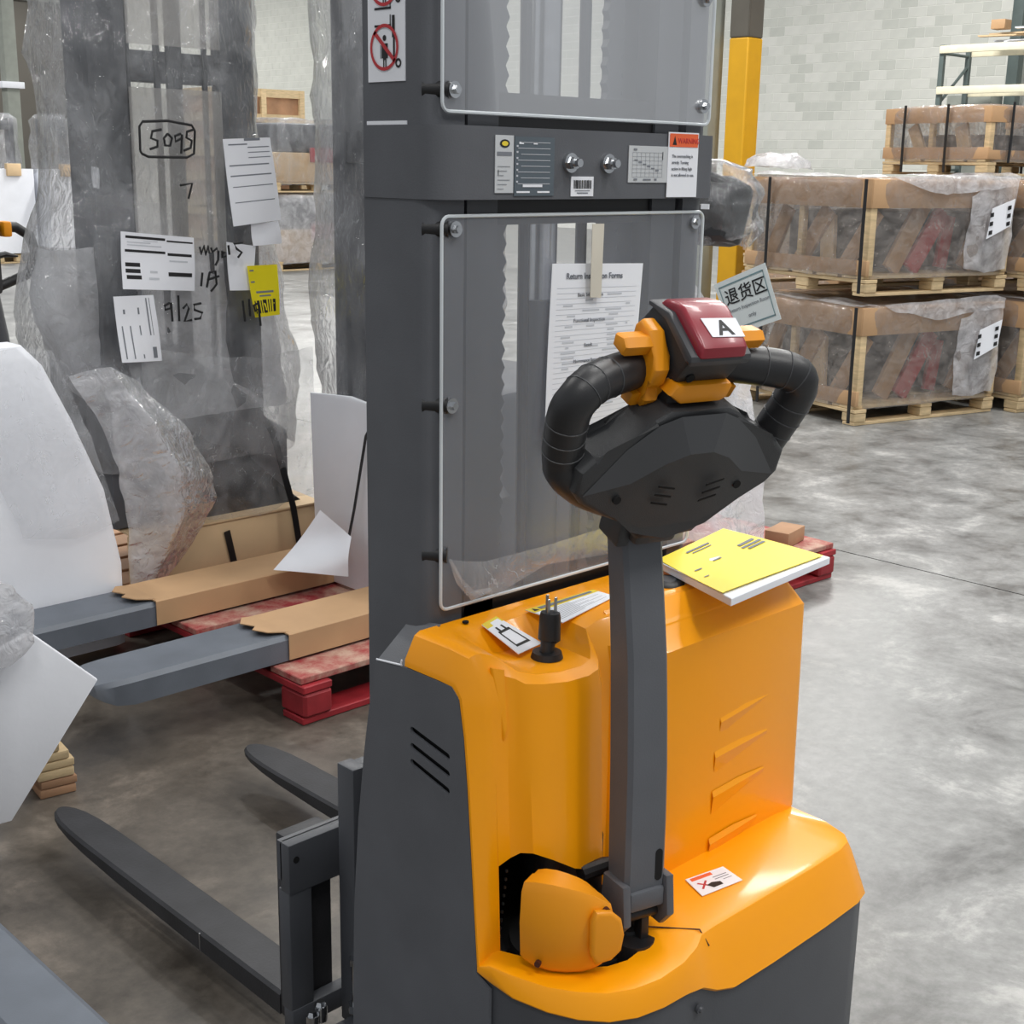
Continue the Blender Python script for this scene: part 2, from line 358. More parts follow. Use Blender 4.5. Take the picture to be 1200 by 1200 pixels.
tag(wall, 'light grey concrete block wall at the far side', kind='structure')
bw, bh = .4, .2
bl = MB(); bl.box((0, 0, 0), (.03, bw-.012, bh-.012), bevel=.003, seg=1); me0 = bl.build('block', BM, smooth=0); blk_me = me0.data; bpy.data.objects.remove(me0)
cells = []
for r in range(6, 42):
    for c in range(0, 123):
        y = c*bw + (bw/2 if r % 2 else 0); z = r*bh+bh/2
        if y > WALL_Y-.2: continue
        cells.append((y, z))
def seen(y, z):      # blocks in the open stretch of wall to the right of the yellow pole show largest
    d = Vector((WALL_X, y, z-1.55)); c = Mr @ d
    px, py = 600+1573*c.x/c.z, 600+1573*c.y/c.z
    return -15 < px < 1215 and -12 < py < 205, px
vis = [(q, seen(*q)) for q in cells]
single = sorted([(-s[1], q) for q, s in vis if s[0] and s[1] > 872])[:300]
sq = {q for _, q in single}
for _, (y, z) in single:
    o = bpy.data.objects.new('block', blk_me); col.objects.link(o); o.location = (WALL_X+.029, y, z); o.parent = wall
vs, fs = [], []
for y, z in cells:
    if (y, z) in sq: continue
    k = len(vs); x0 = WALL_X+.014; h, w = (bh-.014)/2, (bw-.014)/2
    vs += [(x0, y-w, z-h), (x0, y+w, z-h), (x0, y+w, z+h), (x0, y-w, z+h)]; vs += [(x0+.03, a[1], a[2]) for a in vs[-4:]]
    fs += [(k, k+3, k+2, k+1), (k, k+1, k+5, k+4), (k+1, k+2, k+6, k+5), (k+2, k+3, k+7, k+6), (k+3, k, k+4, k+7)]
me = bpy.data.meshes.new('blockwork'); me.from_pydata(vs, [], fs)
MAT['block_plain'] = mat('painted_blockwork', (213, 214, 206), .8, var=.06, scale=2)
o = new_obj('blockwork', me, 'block_plain', wall); o['kind'] = 'stuff'
MAT['wall_dark'] = mat('dark_metal_cladding', (92, 88, 82), .7, var=.06, scale=1)
b = MB(); b.bx((-20, WALL_Y, -.1), (WALL_X+.3, WALL_Y+.3, 9)); tag(b.build('wall_left', 'wall_dark', smooth=0), 'dark grey-brown end wall in the far distance', kind='structure')
b = MB(); b.cyl((-10, WALL_Y-.15, 7.05), (WALL_X-.1, WALL_Y-.15, 7.05), .06, n=10); tag(b.build('trim_pipe', 'pole_grey'), 'thin grey pipe run along the dark wall', kind='structure')

# ================================================================== THE STACKER
OR = (1.504, 1.2, 0)
ST = empty('pallet_stacker', OR, 0, 'orange and grey walk-behind pallet stacker with charcoal tiller, clear guard panels and lowered forks', 'stacker')
def P(mb, name, m, parent=ST, smooth=35, **k): return mb.build(name, m, parent, OR, smooth, **k)

# ---- mast
def rail(u0, sgn):       # outer C-channel, sgn=+1: outer face on the low-u side
    def q(du, v): return (u0+sgn*du, v, 0)
    out = [q(.0, 1.535), q(.0, 1.425), q(.004, 1.408), q(.013, 1.398), q(.028, 1.394), q(.062, 1.394), q(.062, 1.412), q(.02, 1.412), q(.02, 1.515), q(.062, 1.515), q(.062, 1.535)]
    return out
for u0, sg in ((1.205, 1), (1.803, -1)):
    b = MB(); b.poly([(x, y, .07) for x, y, z in rail(u0, sg)], (0, 0, 2.06)); P(b, 'outer_mast_rail', 'grey_paint')
for u0, sg in ((1.278, 1), (1.730, -1)):
    b = MB(); b.poly([(u0+sg*x, y, .09) for x, y in ((0, 1.40), (.058, 1.40), (.058, 1.415), (.036, 1.415), (.036, 1.5), (.058, 1.5), (.058, 1.515), (0, 1.515), (0, 1.5), (.02, 1.5), (.02, 1.415), (0, 1.415))], (0, 0, 2.0))
    P(b, 'inner_mast_rail', 'grey_dark')
b = MB(); b.cyl((1.50, 1.47, .1), (1.50, 1.47, 1.35), .032, n=20); P(b, 'lift_cylinder', 'grey_dark')
b = MB(); b.cyl((1.50, 1.47, 1.35), (1.50, 1.47, 2.0), .022, n=20); P(b, 'piston_rod', 'chrome')
def zig(u, v, z0, z1, w):
    n = int((z1-z0)/.013); L, R = [], []
    for i in range(n+1):
        z = z0+(z1-z0)*i/n; k = .0035*(1 if i % 2 else -1)
        L.append((u-w/2-k, v, z)); R.append((u+w/2+k, v, z))
    return L, R
for u in (1.372, 1.62):
    L, R = zig(u, 1.44, .2, 2.0, .036); b = MB(); b.loft([L, R]); b.loft([[(p[0], p[1]+.012, p[2]) for p in L], [(p[0], p[1]+.012, p[2]) for p in R]])
    b.loft([L, [(p[0], p[1]+.012, p[2]) for p in L]]); b.loft([R, [(p[0], p[1]+.012, p[2]) for p in R]]); P(b, 'lift_chain', 'grey_dark', smooth=0)
for u in (1.44, 1.565):
    b = MB(); b.tube([(u, 1.455, .3), (u+.003, 1.45, 1.0), (u, 1.455, 1.9)], .009, n=8); P(b, 'hydraulic_hose', 'black')
b = MB(); b.bx((1.278, 1.405, 1.60), (1.73, 1.425, 1.648)); P(b, 'inner_cross_member', 'black')
b = MB(); b.bx((1.278, 1.405, 1.468), (1.73, 1.425, 1.506)); P(b, 'inner_cross_member', 'black')
b = MB(); b.bx((1.225, 1.40, .86), (1.79, 1.42, .915)); P(b, 'lower_cross_member', 'black')
b = MB(); b.bx((1.278, 1.43, 1.0), (1.33, 1.46, 2.0)); b.bx((1.66, 1.46, 1.0), (1.74, 1.49, 2.0)); P(b, 'carriage_side_plate', 'grey_dark')
# crossbar: plate wrapped round the left rail corner
path = [(1.203, 1.532), (1.203, 1.42), (1.205, 1.402), (1.211, 1.388), (1.224, 1.378), (1.245, 1.374), (1.78, 1.374), (1.788, 1.376), (1.792, 1.384), (1.794, 1.40)]
b = MB(); b.loft([[(x, y, 1.504) for x, y in path], [(x, y, 1.508) for x, y in path], [(x, y, 1.597) for x, y in path], [(x, y, 1.601) for x, y in path]])
inn = [(x+.0, y+.012) if i > 4 else (x+.012, y+.004) for i, (x, y) in enumerate(path)]
b.loft([[(x, y, 1.601) for x, y in path], [(x, y, 1.601) for x, y in inn]]); b.loft([[(x, y, 1.504) for x, y in path], [(x, y, 1.504) for x, y in inn]])
P(b, 'mast_crossbar', 'grey_paint', smooth=40)
b = MB(); b.bx((1.2032, 1.44, 1.601), (1.2055, 1.525, 1.606)); P(b, 'scuff_strip', 'paper')
# guard panels
def panel(u0, u1, z0, z1):
    me_b = MB(); r = .012
    pts = []
    for cx, cz, a in ((u1-r, z1-r, 0), (u0+r, z1-r, 90), (u0+r, z0+r, 180), (u1-r, z0+r, 270)):
        for k in range(5):
            t = math.radians(a+90*k/4); pts.append((cx+r*math.cos(t), 1.388, cz+r*math.sin(t)))
    me_b.face(pts); p = P(me_b, 'guard_panel', 'acrylic', smooth=0)
    e = MB(); e.tube(pts+[pts[0]], .0026, n=6, caps=False); P(e, 'panel_edge', 'acrylic_edge', p if False else ST); col.objects[-1].parent = p; col.objects[-1].location = (0, 0, 0)
    return p
pu = panel(1.221, 1.791, 1.618, 2.04); pl = panel(1.221, 1.788, .924, 1.482)
for (u, z) in ((1.24, 1.646), (1.772, 1.646), (1.765, 1.805), (1.243, 1.465), (1.764, 1.466), (1.238, 1.223)):
    b = MB(); b.cyl((u, 1.389, z), (u, 1.383, z), .011, n=16); b.cyl((u, 1.384, z), (u, 1.376, z), .0065, .0055, n=6); P(b, 'panel_bolt', 'chrome')
for z in (1.646, 1.465, 1.223, 1.005):
    b = MB(); b.cyl((1.236, 1.39, z), (1.214, 1.418, z), .012, n=14); P(b, 'rubber_spacer', 'black')
# loose film on the lower panel
b = MB()
b.tube([(1.235, 1.384, 1.0), (1.25, 1.38, .965), (1.275, 1.378, .938), (1.31, 1.376, .94)], [.002, .006, .008, .003], n=6)
b.loft([[(1.232, 1.384, 1.0), (1.265, 1.380, .992), (1.30, 1.379, .985), (1.42, 1.379, .985), (1.56, 1.38, .99), (1.70, 1.38, .985)], [(1.27, 1.378, .936), (1.29, 1.375, .938), (1.32, 1.376, .93), (1.43, 1.378, .955), (1.56, 1.379, .945), (1.70, 1.379, .945)]])
P(b, 'torn_film_strip', 'film_strip')
# crossbar hardware and labels
for u in (1.452, 1.533):
    b = MB(); b.cyl((u, 1.375, 1.555), (u, 1.368, 1.555), .014, n=20); b.cyl((u, 1.369, 1.555), (u, 1.359, 1.555), .010, .009, n=6); b.cyl((u, 1.36, 1.555), (u, 1.351, 1.555), .006, n=14); P(b, 'crossbar_bolt', 'chrome')
def label(name, m, x0, z0, x1, z1, v=1.3735, t=.0012, lab=None):
    b = MB(); b.bx((x0, v-t, z0), (x1, v, z1)); o = P(b, name, m, smooth=0)
    if lab: o['label'] = lab
    return o, Print(frame((x0, v-t, z0), (1, 0, 0), (0, 0, 1)), o, OR)
o, p = label('maker_plate', 'label_grey', 1.304, 1.513, 1.339, 1.590, lab='narrow silver maker plate with black oval')
p.polys([ring_pts(.0175, .066, .0055, sx=1.7)], 'ink', 'oval_emblem'); p.polys([ring_pts(.0175, .066, .0032, sx=1.9)], 'yellow_ink', 'oval_emblem', z=.0009)
p.quads([(.003, .050, .031, .055)], 'ink_grey', 'title_bar'); p.quads([(.004, .005+.006*i, .004+.012+.006*(i % 3), .0058+.006*i) for i in range(6)], 'ink_grey')
p.quads([(.005, .024, .0062, .031)], 'ink', 'printed_mark')
o, p = label('data_plate', 'label_slate', 1.341, 1.509, 1.420, 1.589, lab='slate grey data plate with pale lines')
p.quads([(.006+(.006 if i % 2 else 0), .016+.008*i, .07, .0168+.008*i) for i in range(8)], 'ink_lite'); p.quads([(.003, .018+.008*i, .0065, .0205+.008*i) for i in range(7)], 'ink_lite', 'printed_mark')
p.quads([(.016, .012, .055, .0155), (.004, .004, .03, .0065), (.045, .004, .07, .0065)], 'paper', 'printed_mark'); p.quads([(.008, .07, .017, .073), (.036, .07, .044, .073)], 'paper', 'printed_mark')
o, p = label('barcode_sticker', 'paper', 1.456, 1.508, 1.504, 1.536, lab='small white barcode sticker')
x = .005; bars = []
random.seed(3)
while x < .042:
    w = random.choice((.0007, .0012, .002)); bars.append((x, .011, min(x+w, .043), .023)); x += w+random.choice((.0008, .0014))
p.quads(bars, 'ink', 'barcode'); p.quads([(.012, .004, .036, .0055), (.008, .0075, .04, .0085)], 'ink_grey')
o, p = label('load_chart', 'label_grey', 1.581, 1.528, 1.672, 1.582, lab='pale load capacity chart')
p.quads([(.008, .008+.006*i, .078, .0084+.006*i) for i in range(7)]+[(.008+.01*i, .008, .0085+.01*i, .044) for i in range(8)], 'ink_grey', z=.0005)
p.quads([(.012+.01*i, .032-.003*i, .02+.01*i, .034-.003*i) for i in range(6)], 'ink_grey'); p.quads([(.078, .034, .0795, .046)], 'ink'); p.quads([(.01, .047, .018, .05), (.012, .003, .02, .006), (.034, .003, .052, .0055), (.06, .003, .066, .006)], 'ink_grey')
o, p = label('warning_label', 'paper', 1.672, 1.506, 1.746, 1.604, v=1.3725, lab='white warning label with orange band')
p.quads([(.002, .076, .072, .096)], 'orange_ink', 'orange_band'); p.polys([[(.009, .079), (.019, .079), (.014, .0925)]], 'ink', 'warning_triangle', z=.0009)
p.z = .0009; p.text('WARNING', .022, .0815, .0115, 'red_ink', sx=.95); p.z = .0006
for i, t in enumerate(('The overreaching is', 'strictly. Turning', 'action in lifting high', 'is not allowed to use.')): p.text(t, .009, .060-.0095*i, .0068, 'ink_grey', sx=.95)
# pictogram sticker on the rail side (plane u = 1.205, facing -u)
b = MB(); b.bx((1.2035, 1.443, 1.657), (1.205, 1.521, 1.90)); so = P(b, 'pictogram_sticker', 'paper', smooth=0); so['label'] = 'white no-riding and no-standing pictogram sticker'
p = Print(frame((1.2035, 1.521, 1.657), (0, -1, 0), (0, 0, 1)), so, OR)
def forkpic(y0, up):
    p.polys(arc_strip(.036, y0+.038, .030, .0045), 'red_ink', 'prohibition_ring', z=.0012)
    p.polys([[(.013, y0+.056), (.017, y0+.060), (.060, y0+.022), (.056, y0+.018)]], 'red_ink', 'prohibition_bar', z=.0012)
    p.polys([ring_pts(.036, y0+.050, .0038, 14), [(.030, y0+.043), (.043, y0+.043), (.043, y0+.024), (.040, y0+.024), (.040, y0+.010), (.0375, y0+.010), (.0375, y0+.022), (.0355, y0+.022), (.0355, y0+.010), (.033, y0+.010), (.033, y0+.024), (.030, y0+.024)]], 'ink', 'standing_figure')
    p.polys([[(.027, y0+.041), (.029, y0+.041), (.029, y0+.024), (.027, y0+.024)]], 'ink_grey', 'figure_arm')
    p.polys([[(.054, y0+.020), (.058, y0+.020), (.058, y0+.078), (.052, y0+.078), (.052, y0+.05), (.054, y0+.05)], [(.015, y0+.064+up), (.050, y0+.064+up), (.050, y0+.067+up), (.015, y0+.067+up)], [(.0475, y0+.064+up), (.0495, y0+.064+up), (.0495, y0+.079), (.0475, y0+.079)]], 'ink', 'fork_pictogram')
    p.polys(arc_strip(.065, y0+.017, .0062, .003, n=18), 'ink', 'wheel_pictogram')
forkpic(.006, 0); forkpic(.088, -.06)
# ---- hood (orange upper cover): lofted over stations in X
def st(u, k): return [(u, v, z) for v, z in k]
def prof(top, rim, face, bot, rear=(1.384, .905), r0=None):
    return [(rear[0], r0 if r0 is not None else .86), rear] + top + rim + face + [bot]
S = []
S.append(st(1.150, [(1.384, .80), (1.384, .858), (1.35, .858), (1.31, .858), (1.283, .857), (1.268, .842), (1.258, .79), (1.250, .72), (1.238, .58), (1.226, .441)]))
S.append(st(1.1505, [(1.384, .80), (1.384, .868), (1.35, .868), (1.31, .868), (1.279, .866), (1.264, .845), (1.2545, .79), (1.2465, .72), (1.235, .58), (1.223, .441)]))
S.append(st(1.168, [(1.384, .86), (1.384, .9), (1.35, .9), (1.31, .9), (1.270, .897), (1.250, .868), (1.240, .82), (1.235, .72), (1.227, .58), (1.217, .441)]))
S.append(st(1.178, [(1.384, .86), (1.384, .905), (1.35, .905), (1.31, .905), (1.266, .902), (1.245, .872), (1.236, .825), (1.231, .72), (1.225, .58), (1.215, .441)]))
S.append(st(1.1845, [(1.384, .86), (1.384, .905), (1.35, .905), (1.31, .905), (1.264, .902), (1.243, .872), (1.234, .825), (1.230, .72), (1.224, .60), (1.2145, .441)]))
S.append(st(1.185, [(1.384, .86), (1.384, .905), (1.35, .905), (1.31, .905), (1.264, .902), (1.243, .872), (1.234, .825), (1.230, .72), (1.225, .64), (1.222, .596)]))
S.append(st(1.205, [(1.384, .86), (1.384, .905), (1.35, .904), (1.31, .902), (1.258, .895), (1.236, .872), (1.228, .825), (1.226, .72), (1.222, .65), (1.219, .603)]))
S.append(st(1.215, [(1.384, .86), (1.384, .905), (1.348, .903), (1.31, .895), (1.245, .885), (1.225, .868), (1.218, .825), (1.216, .72), (1.212, .66), (1.209, .611)]))
S.append(st(1.223, [(1.384, .86), (1.384, .905), (1.346, .901), (1.31, .885), (1.230, .876), (1.214, .862), (1.206, .83), (1.202, .73), (1.196, .67), (1.192, .614)]))
S.append(st(1.245, [(1.384, .86), (1.384, .905), (1.345, .899), (1.312, .874), (1.214, .870), (1.200, .860), (1.193, .832), (1.187, .73), (1.180, .66), (1.175, .603)]))
S.append(st(1.285, [(1.384, .86), (1.384, .905), (1.345, .899), (1.314, .868), (1.206, .866), (1.191, .856), (1.184, .83), (1.178, .73), (1.172, .64), (1.168, .577)]))
S.append(st(1.325, [(1.384, .86), (1.384, .905), (1.345, .899), (1.314, .868), (1.204, .865), (1.189, .855), (1.182, .83), (1.177, .73), (1.172, .64), (1.168, .560)]))
S.append(st(1.350, [(1.384, .86), (1.384, .905), (1.345, .900), (1.314, .872), (1.210, .867), (1.194, .857), (1.187, .83), (1.182, .73), (1.177, .64), (1.173, .556)]))
S.append(st(1.365, [(1.384, .86), (1.384, .905), (1.345, .903), (1.312, .888), (1.224, .876), (1.208, .862), (1.201, .835), (1.197, .73), (1.194, .64), (1.191, .556)]))
S.append(st(1.378, [(1.384, .86), (1.384, .905), (1.345, .905), (1.31, .904), (1.246, .897), (1.226, .868), (1.220, .835), (1.217, .73), (1.215, .62), (1.214, .52)]))
S.append(st(1.405, [(1.384, .86), (1.384, .905), (1.345, .905), (1.31, .905), (1.250, .902), (1.226, .870), (1.220, .840), (1.218, .73), (1.217, .60), (1.216, .478)]))
S.append(st(1.440, [(1.384, .86), (1.384, .905), (1.345, .905), (1.31, .905), (1.250, .903), (1.206, .864), (1.190, .846), (1.188, .73), (1.186, .60), (1.184, .476)]))
S.append(st(1.452, [(1.384, .86), (1.384, .905), (1.345, .905), (1.31, .905), (1.250, .904), (1.202, .862), (1.184, .848), (1.182, .73), (1.180, .60), (1.178, .476)]))
S.append(st(1.846, [(1.384, .478), (1.384, .905), (1.345, .905), (1.31, .905), (1.250, .904), (1.202, .862), (1.184, .848), (1.182, .73), (1.180, .60), (1.178, .476)]))
S.append(st(1.860, [(1.384, .478), (1.384, .899), (1.345, .899), (1.31, .899), (1.253, .898), (1.205, .858), (1.189, .844), (1.187, .73), (1.185, .60), (1.183, .476)]))
S.append(st(1.867, [(1.384, .478), (1.384, .886), (1.345, .886), (1.31, .886), (1.26, .885), (1.214, .85), (1.198, .838), (1.196, .73), (1.194, .60), (1.192, .476)]))
b = MB(); b.loft(S, capB=True); hood = P(b, 'hood', 'orange', smooth=28)
# raised step and groove on the top right of the hood
b = MB(); b.poly([(1.435, 1.262, .9035), (1.825, 1.262, .9035), (1.825, 1.215, .872), (1.435, 1.215, .872)], (0, .002, .0045), bevel=.0015); P(b, 'hood_ridge', 'orange', hood)
# embossed wedges left of the plug bulge
for pts in ([(1.186, 1.2485, .885), (1.203, 1.240, .88), (1.2, 1.229, .80), (1.196, 1.230, .78)],):
    b = MB(); b.poly(pts, (.001, -.005, .002), bevel=.002); P(b, 'embossed_wedge', 'orange', hood)
# louvres pressed into the right face
for (x0, z0, x1, z1, h) in ((1.632, .697, 1.762, .709, .03), (1.620, .640, 1.762, .646, .034), (1.617, .573, 1.757, .580, .034), (1.612, .492, 1.742, .498, .036)):
    b = MB(); y = 1.1835-.004*(.73-z0)/.13
    b.loft([[(x0, y, z0-h*.9), (x0, y-.003, z0), (x0, y, z0+.010)], [((x0+x1)/2, y, (z0+z1)/2-h*.5), ((x0+x1)/2, y-.0045, (z0+z1)/2+.002), ((x0+x1)/2, y, (z0+z1)/2+.010)], [(x1, y, z1-.006), (x1, y-.001, z1), (x1, y, z1+.003)]])
    P(b, 'louvre', 'orange', hood, smooth=20)
b = MB(); b.cyl((1.252, 1.368, .904), (1.252, 1.368, .9062), .005, n=12); P(b, 'screw_hole', 'hole', hood)

# ---- ledge (orange lower cover) with the ring round the drive
T = [(1.152, 1.222, .452), (1.153, 1.205, .462), (1.160, 1.165, .464), (1.176, 1.114, .464), (1.198, 1.079, .464), (1.227, 1.050, .463), (1.262, 1.032, .463), (1.305, 1.022, .464), (1.355, 1.022, .467), (1.395, 1.030, .472), (1.420, 1.043, .476), (1.450, 1.042, .479), (1.55, 1.041, .479), (1.70, 1.040, .479), (1.785, 1.042, .479), (1.818, 1.05, .478), (1.838, 1.068, .477), (1.850, 1.10, .476), (1.855, 1.20, .476), (1.855, 1.384, .476)]
B_ = [(1.1492, 1.2255, .4385), (1.150, 1.195, .436), (1.152, 1.155, .430), (1.166, 1.103, .428), (1.189, 1.066, .424), (1.220, 1.036, .421), (1.258, 1.018, .419), (1.305, 1.010, .417), (1.357, 1.010, .414), (1.398, 1.013, .404), (1.428, 1.010, .388), (1.462, 1.004, .380), (1.555, 1.002, .380), (1.70, 1.003, .380), (1.802, 1.007, .380), (1.840, 1.017, .379), (1.863, 1.040, .378), (1.872, 1.10, .378), (1.872, 1.20, .378), (1.872, 1.384, .378)]
I_ = [(1.175, 1.222, .468), (1.1845, 1.214, .466), (1.205, 1.172, .464), (1.226, 1.140, .464), (1.245, 1.106, .464), (1.270, 1.087, .464), (1.302, 1.078, .464), (1.340, 1.081, .466), (1.372, 1.098, .471), (1.398, 1.132, .476), (1.412, 1.165, .479), (1.440, 1.19, .48), (1.55, 1.19, .48), (1.70, 1.19, .48), (1.775, 1.19, .48), (1.80, 1.19, .48), (1.815, 1.19, .479), (1.835, 1.21, .478), (1.840, 1.25, .477), (1.84, 1.384, .477)]
secs = [[], [], [], [], [], [], []]
for t, q, i in zip(T, B_, I_):
    t, q, i = Vector(t), Vector(q), Vector(i)
    d = (q-t); dh = Vector((d.x, d.y, 0))
    out = Vector((d.x, d.y, 0)); out = out.normalized() if out.length > 1e-4 else Vector((0, -1, 0))
    inn = (i-t).normalized()
    ln = (i-t).length
    secs[0].append(i-Vector((0, 0, .05))); secs[1].append(i); secs[2].append(t+inn*min(.008, ln*.3)); secs[3].append(t+d*.05+out*.002-Vector((0, 0, 0)))
    secs[4].append(t+d*.2+out*.004); secs[5].append(q+Vector((0, 0, .004))); secs[6].append(q-out*.004)
b = MB(); b.loft(secs); ledge = P(b, 'ledge_cover', 'orange', smooth=32)
b = MB(); b.tube([(1.376, 1.1045, .4745), (1.405, 1.07, .475), (1.423, 1.045, .4772), (1.428, 1.03, .455)], .0012, n=5); P(b, 'cover_seam', 'brown_dark', ledge)
# small rounded riser right of the tiller foot
b = MB(); b.loft([[(1.385+.0*k, 1.16, .47), (1.40, 1.13-.004*k, .472+.05*math.sin(PI*k/8)), (1.43, 1.115-.002*k, .476)] for k in range(5)]);
bm_dummy = b.bm; bm_dummy.free()
b = MB(); b.poly([(1.405, 1.20, .476), (1.448, 1.20, .476), (1.448, 1.135, .476), (1.428, 1.122, .476), (1.412, 1.135, .476)], (0, .004, .055), bevel=.01, seg=3); P(b, 'pivot_shroud', 'orange', ledge)
# ---- dark skirt and chassis
sk = [(p[0]+(0 if abs(p[0]-1.15) > .012 else 0), p[1], p[2]) for p in B_]
b = MB(); ins = [(Vector((1.5, 1.36, 0))-Vector((q[0], q[1], 0))).normalized()*.007 for q in sk]; top = [Vector(p)+d+Vector((0, 0, .004)) for p, d in zip(sk, ins)]; bot = [Vector((p[0], p[1], .05))+d for p, d in zip(sk, ins)]
b.loft([top, bot]); b.loft([[p+Vector((0, .02, 0)) for p in top], [p+Vector((0, .02, 0)) for p in bot]]); P(b, 'skirt', 'grey_dark', smooth=40)
def bolt_head(p, d, r, m='grey_dark', name='skirt_bolt', par=ST):
    p, d = Vector(p), Vector(d).normalized(); b = MB(); b.cyl(p, p+d*.004, r, n=14); b.cyl(p+d*.004, p+d*.007, r*.7, r*.5, n=8); P(b, name, m, par)
bolt_head((1.171, 1.098, .385), (-.8, -.6, .1), .0075); bolt_head((1.392, 1.016, .375), (0, -1, 0), .0075); bolt_head((1.305, 1.013, .368), (0, -1, 0), .0075)
# left side panel with three slots (plane u = 1.15)
def sl(a, c, w):
    a, c = Vector((a[0], a[1])), Vector((c[0], c[1])); d = (c-a).normalized(); n = Vector((-d.y, d.x))*w
    pts = []
    for ctr, s0 in ((c, -90), (a, 90)):
        for k in range(7):
            t = math.radians(s0+180*k/6); pts.append(ctr + d*math.cos(t)*w + Vector((-d.y, d.x))*math.sin(t)*w)
    return [(p.x, p.y) for p in pts]
outl = [(-1.378, .857), (-1.283, .857), (-1.270, .845), (-1.259, .79), (-1.251, .72), (-1.239, .58), (-1.227, .44), (-1.222, .434), (-1.20, .425), (-1.20, .05), (-1.52, .05), (-1.513, .30), (-1.509, .42), (-1.495, .577), (-1.478, .70), (-1.460, .80), (-1.447, .848)]
slots = [sl((-1.366, .766), (-1.291, .751), .0052), sl((-1.366, .741), (-1.291, .725), .0052), sl((-1.366, .716), (-1.291, .699), .0052)]
me = curve_mesh('side_panel', [outl]+slots, .005, Matrix.Translation(-Vector(OR)) @ frame((1.1515, 0, 0), (0, -1, 0), (0, 0, 1)))
side = new_obj('side_panel', me, 'grey_paint', ST)
b = MB(); b.bx((1.158, 1.284, .66), (1.161, 1.378, .79)); P(b, 'slot_backing', 'hole', side)
b = MB(); b.poly([(1.1495, 1.447, .848), (1.1495, 1.378, .857), (1.21, 1.378, .905), (1.21, 1.447, .895)], (.003, 0, .003)); P(b, 'panel_flange', 'grey_paint', side)
b = MB(); b.tube([(1.1495, 1.447, .851), (1.1495, 1.39, .858)], .0016, n=5); b.tube([(1.1495, 1.392, .858), (1.1495, 1.39, .866)], .0014, n=5); P(b, 'bare_metal_scratch', 'paper', side)
b = MB(); b.bx((1.156, 1.25, .06), (1.85, 1.40, .43)); P(b, 'chassis', 'hole')
b = MB(); b.bx((1.20, 1.345, .43), (1.84, 1.382, .85)); P(b, 'inner_bulkhead', 'hole')
b = MB(); b.bx((1.864, 1.205, .05), (1.869, 1.50, .478)); P(b, 'right_side_panel', 'grey_paint')

# ---- drive unit in the ring
b = MB(); b.cyl((1.315, 1.20, .40), (1.315, 1.20, .445), .092, n=40); P(b, 'turntable', 'hole')
b = MB(); b.cyl((1.33, 1.235, .445), (1.33, 1.235, .59), .06, n=32); P(b, 'drive_motor', 'black')
b = MB(); b.cyl((1.36, 1.13, .445), (1.36, 1.13, .475), .03, .024, n=24); b.cyl((1.36, 1.13, .475), (1.36, 1.13, .487), .012, n=12); P(b, 'steering_hub', 'black')
b = MB(); b.tube([(1.205, 1.245, .47+.011*k) for k in range(11)], .002, n=6); ch = P(b, 'spring_rod', 'hole')
for k in range(9):
    b = MB(); b.box((1.1985+.0015*k, 1.232, .475+.0125*k), (.003, .003, .004)); P(b, 'spring_coil', 'steel', ch, smooth=0)
b = MB(); b.cyl((1.365, 1.15, .50), (1.395, 1.135, .50), .026, n=20); P(b, 'brake_drum', 'brown_dark')
b = MB(); b.tube([(1.3, 1.17, .562), (1.34, 1.16, .565), (1.37, 1.15, .56)], .012, n=10); P(b, 'drive_bracket', 'black')
# orange motor cap: curved shell (cylinder sector) with an ear
ax, ay = 1.286, 1.186
A = [(190, .476, .600), (200, .470, .605), (212, .468, .606), (225, .468, .602), (237, .468, .595), (246, .470, .587), (253, .474, .578), (259, .482, .570)]
so_, si_ = [], []
for a, z0, z1 in A:
    t = math.radians(a); c, s = math.cos(t), math.sin(t)
    ro = .112
    so_.append([(ax+(ro-.026)*c, ay+(ro-.026)*s, z1), (ax+(ro-.006)*c, ay+(ro-.006)*s, z1-.004), (ax+ro*c, ay+ro*s, z1-.016), (ax+(ro+.003)*c, ay+(ro+.003)*s, (z0+z1)/2), (ax+ro*c, ay+ro*s, z0+.010), (ax+(ro-.008)*c, ay+(ro-.008)*s, z0)])
b = MB(); b.loft(so_)
b.loft([[(x+(ax-x)*.16, y+(ay-y)*.16, z) for x, y, z in s] for s in so_])
b.face(so_[0]); b.face(so_[-1])
cap = P(b, 'motor_cap', 'orange_plastic', smooth=40)
t = math.radians(248); c, s = math.cos(t), math.sin(t); pt = Vector((ax+.113*c, ay+.113*s, .527)); tn = Vector((-s, c, 0)); nr = Vector((c, s, 0))
b = MB(); b.poly([pt+tn*x+Vector((0, 0, y)) for x, y in ((-.012, .044), (.012, .040), (.028, .024), (.033, .0), (.029, -.024), (.014, -.036), (-.010, -.038), (-.018, -.02), (-.018, .03))], nr*.014, bevel=.006, seg=3); P(b, 'cap_ear', 'orange_plastic', cap)
for a, z in ((205, .484), (252, .565)):
    t = math.radians(a); c, s = math.cos(t), math.sin(t); b = MB(); b.cyl((ax+.113*c, ay+.113*s, z), (ax+.1195*c, ay+.1195*s, z), .0045, n=12); P(b, 'cap_screw', 'brown_dark', cap)

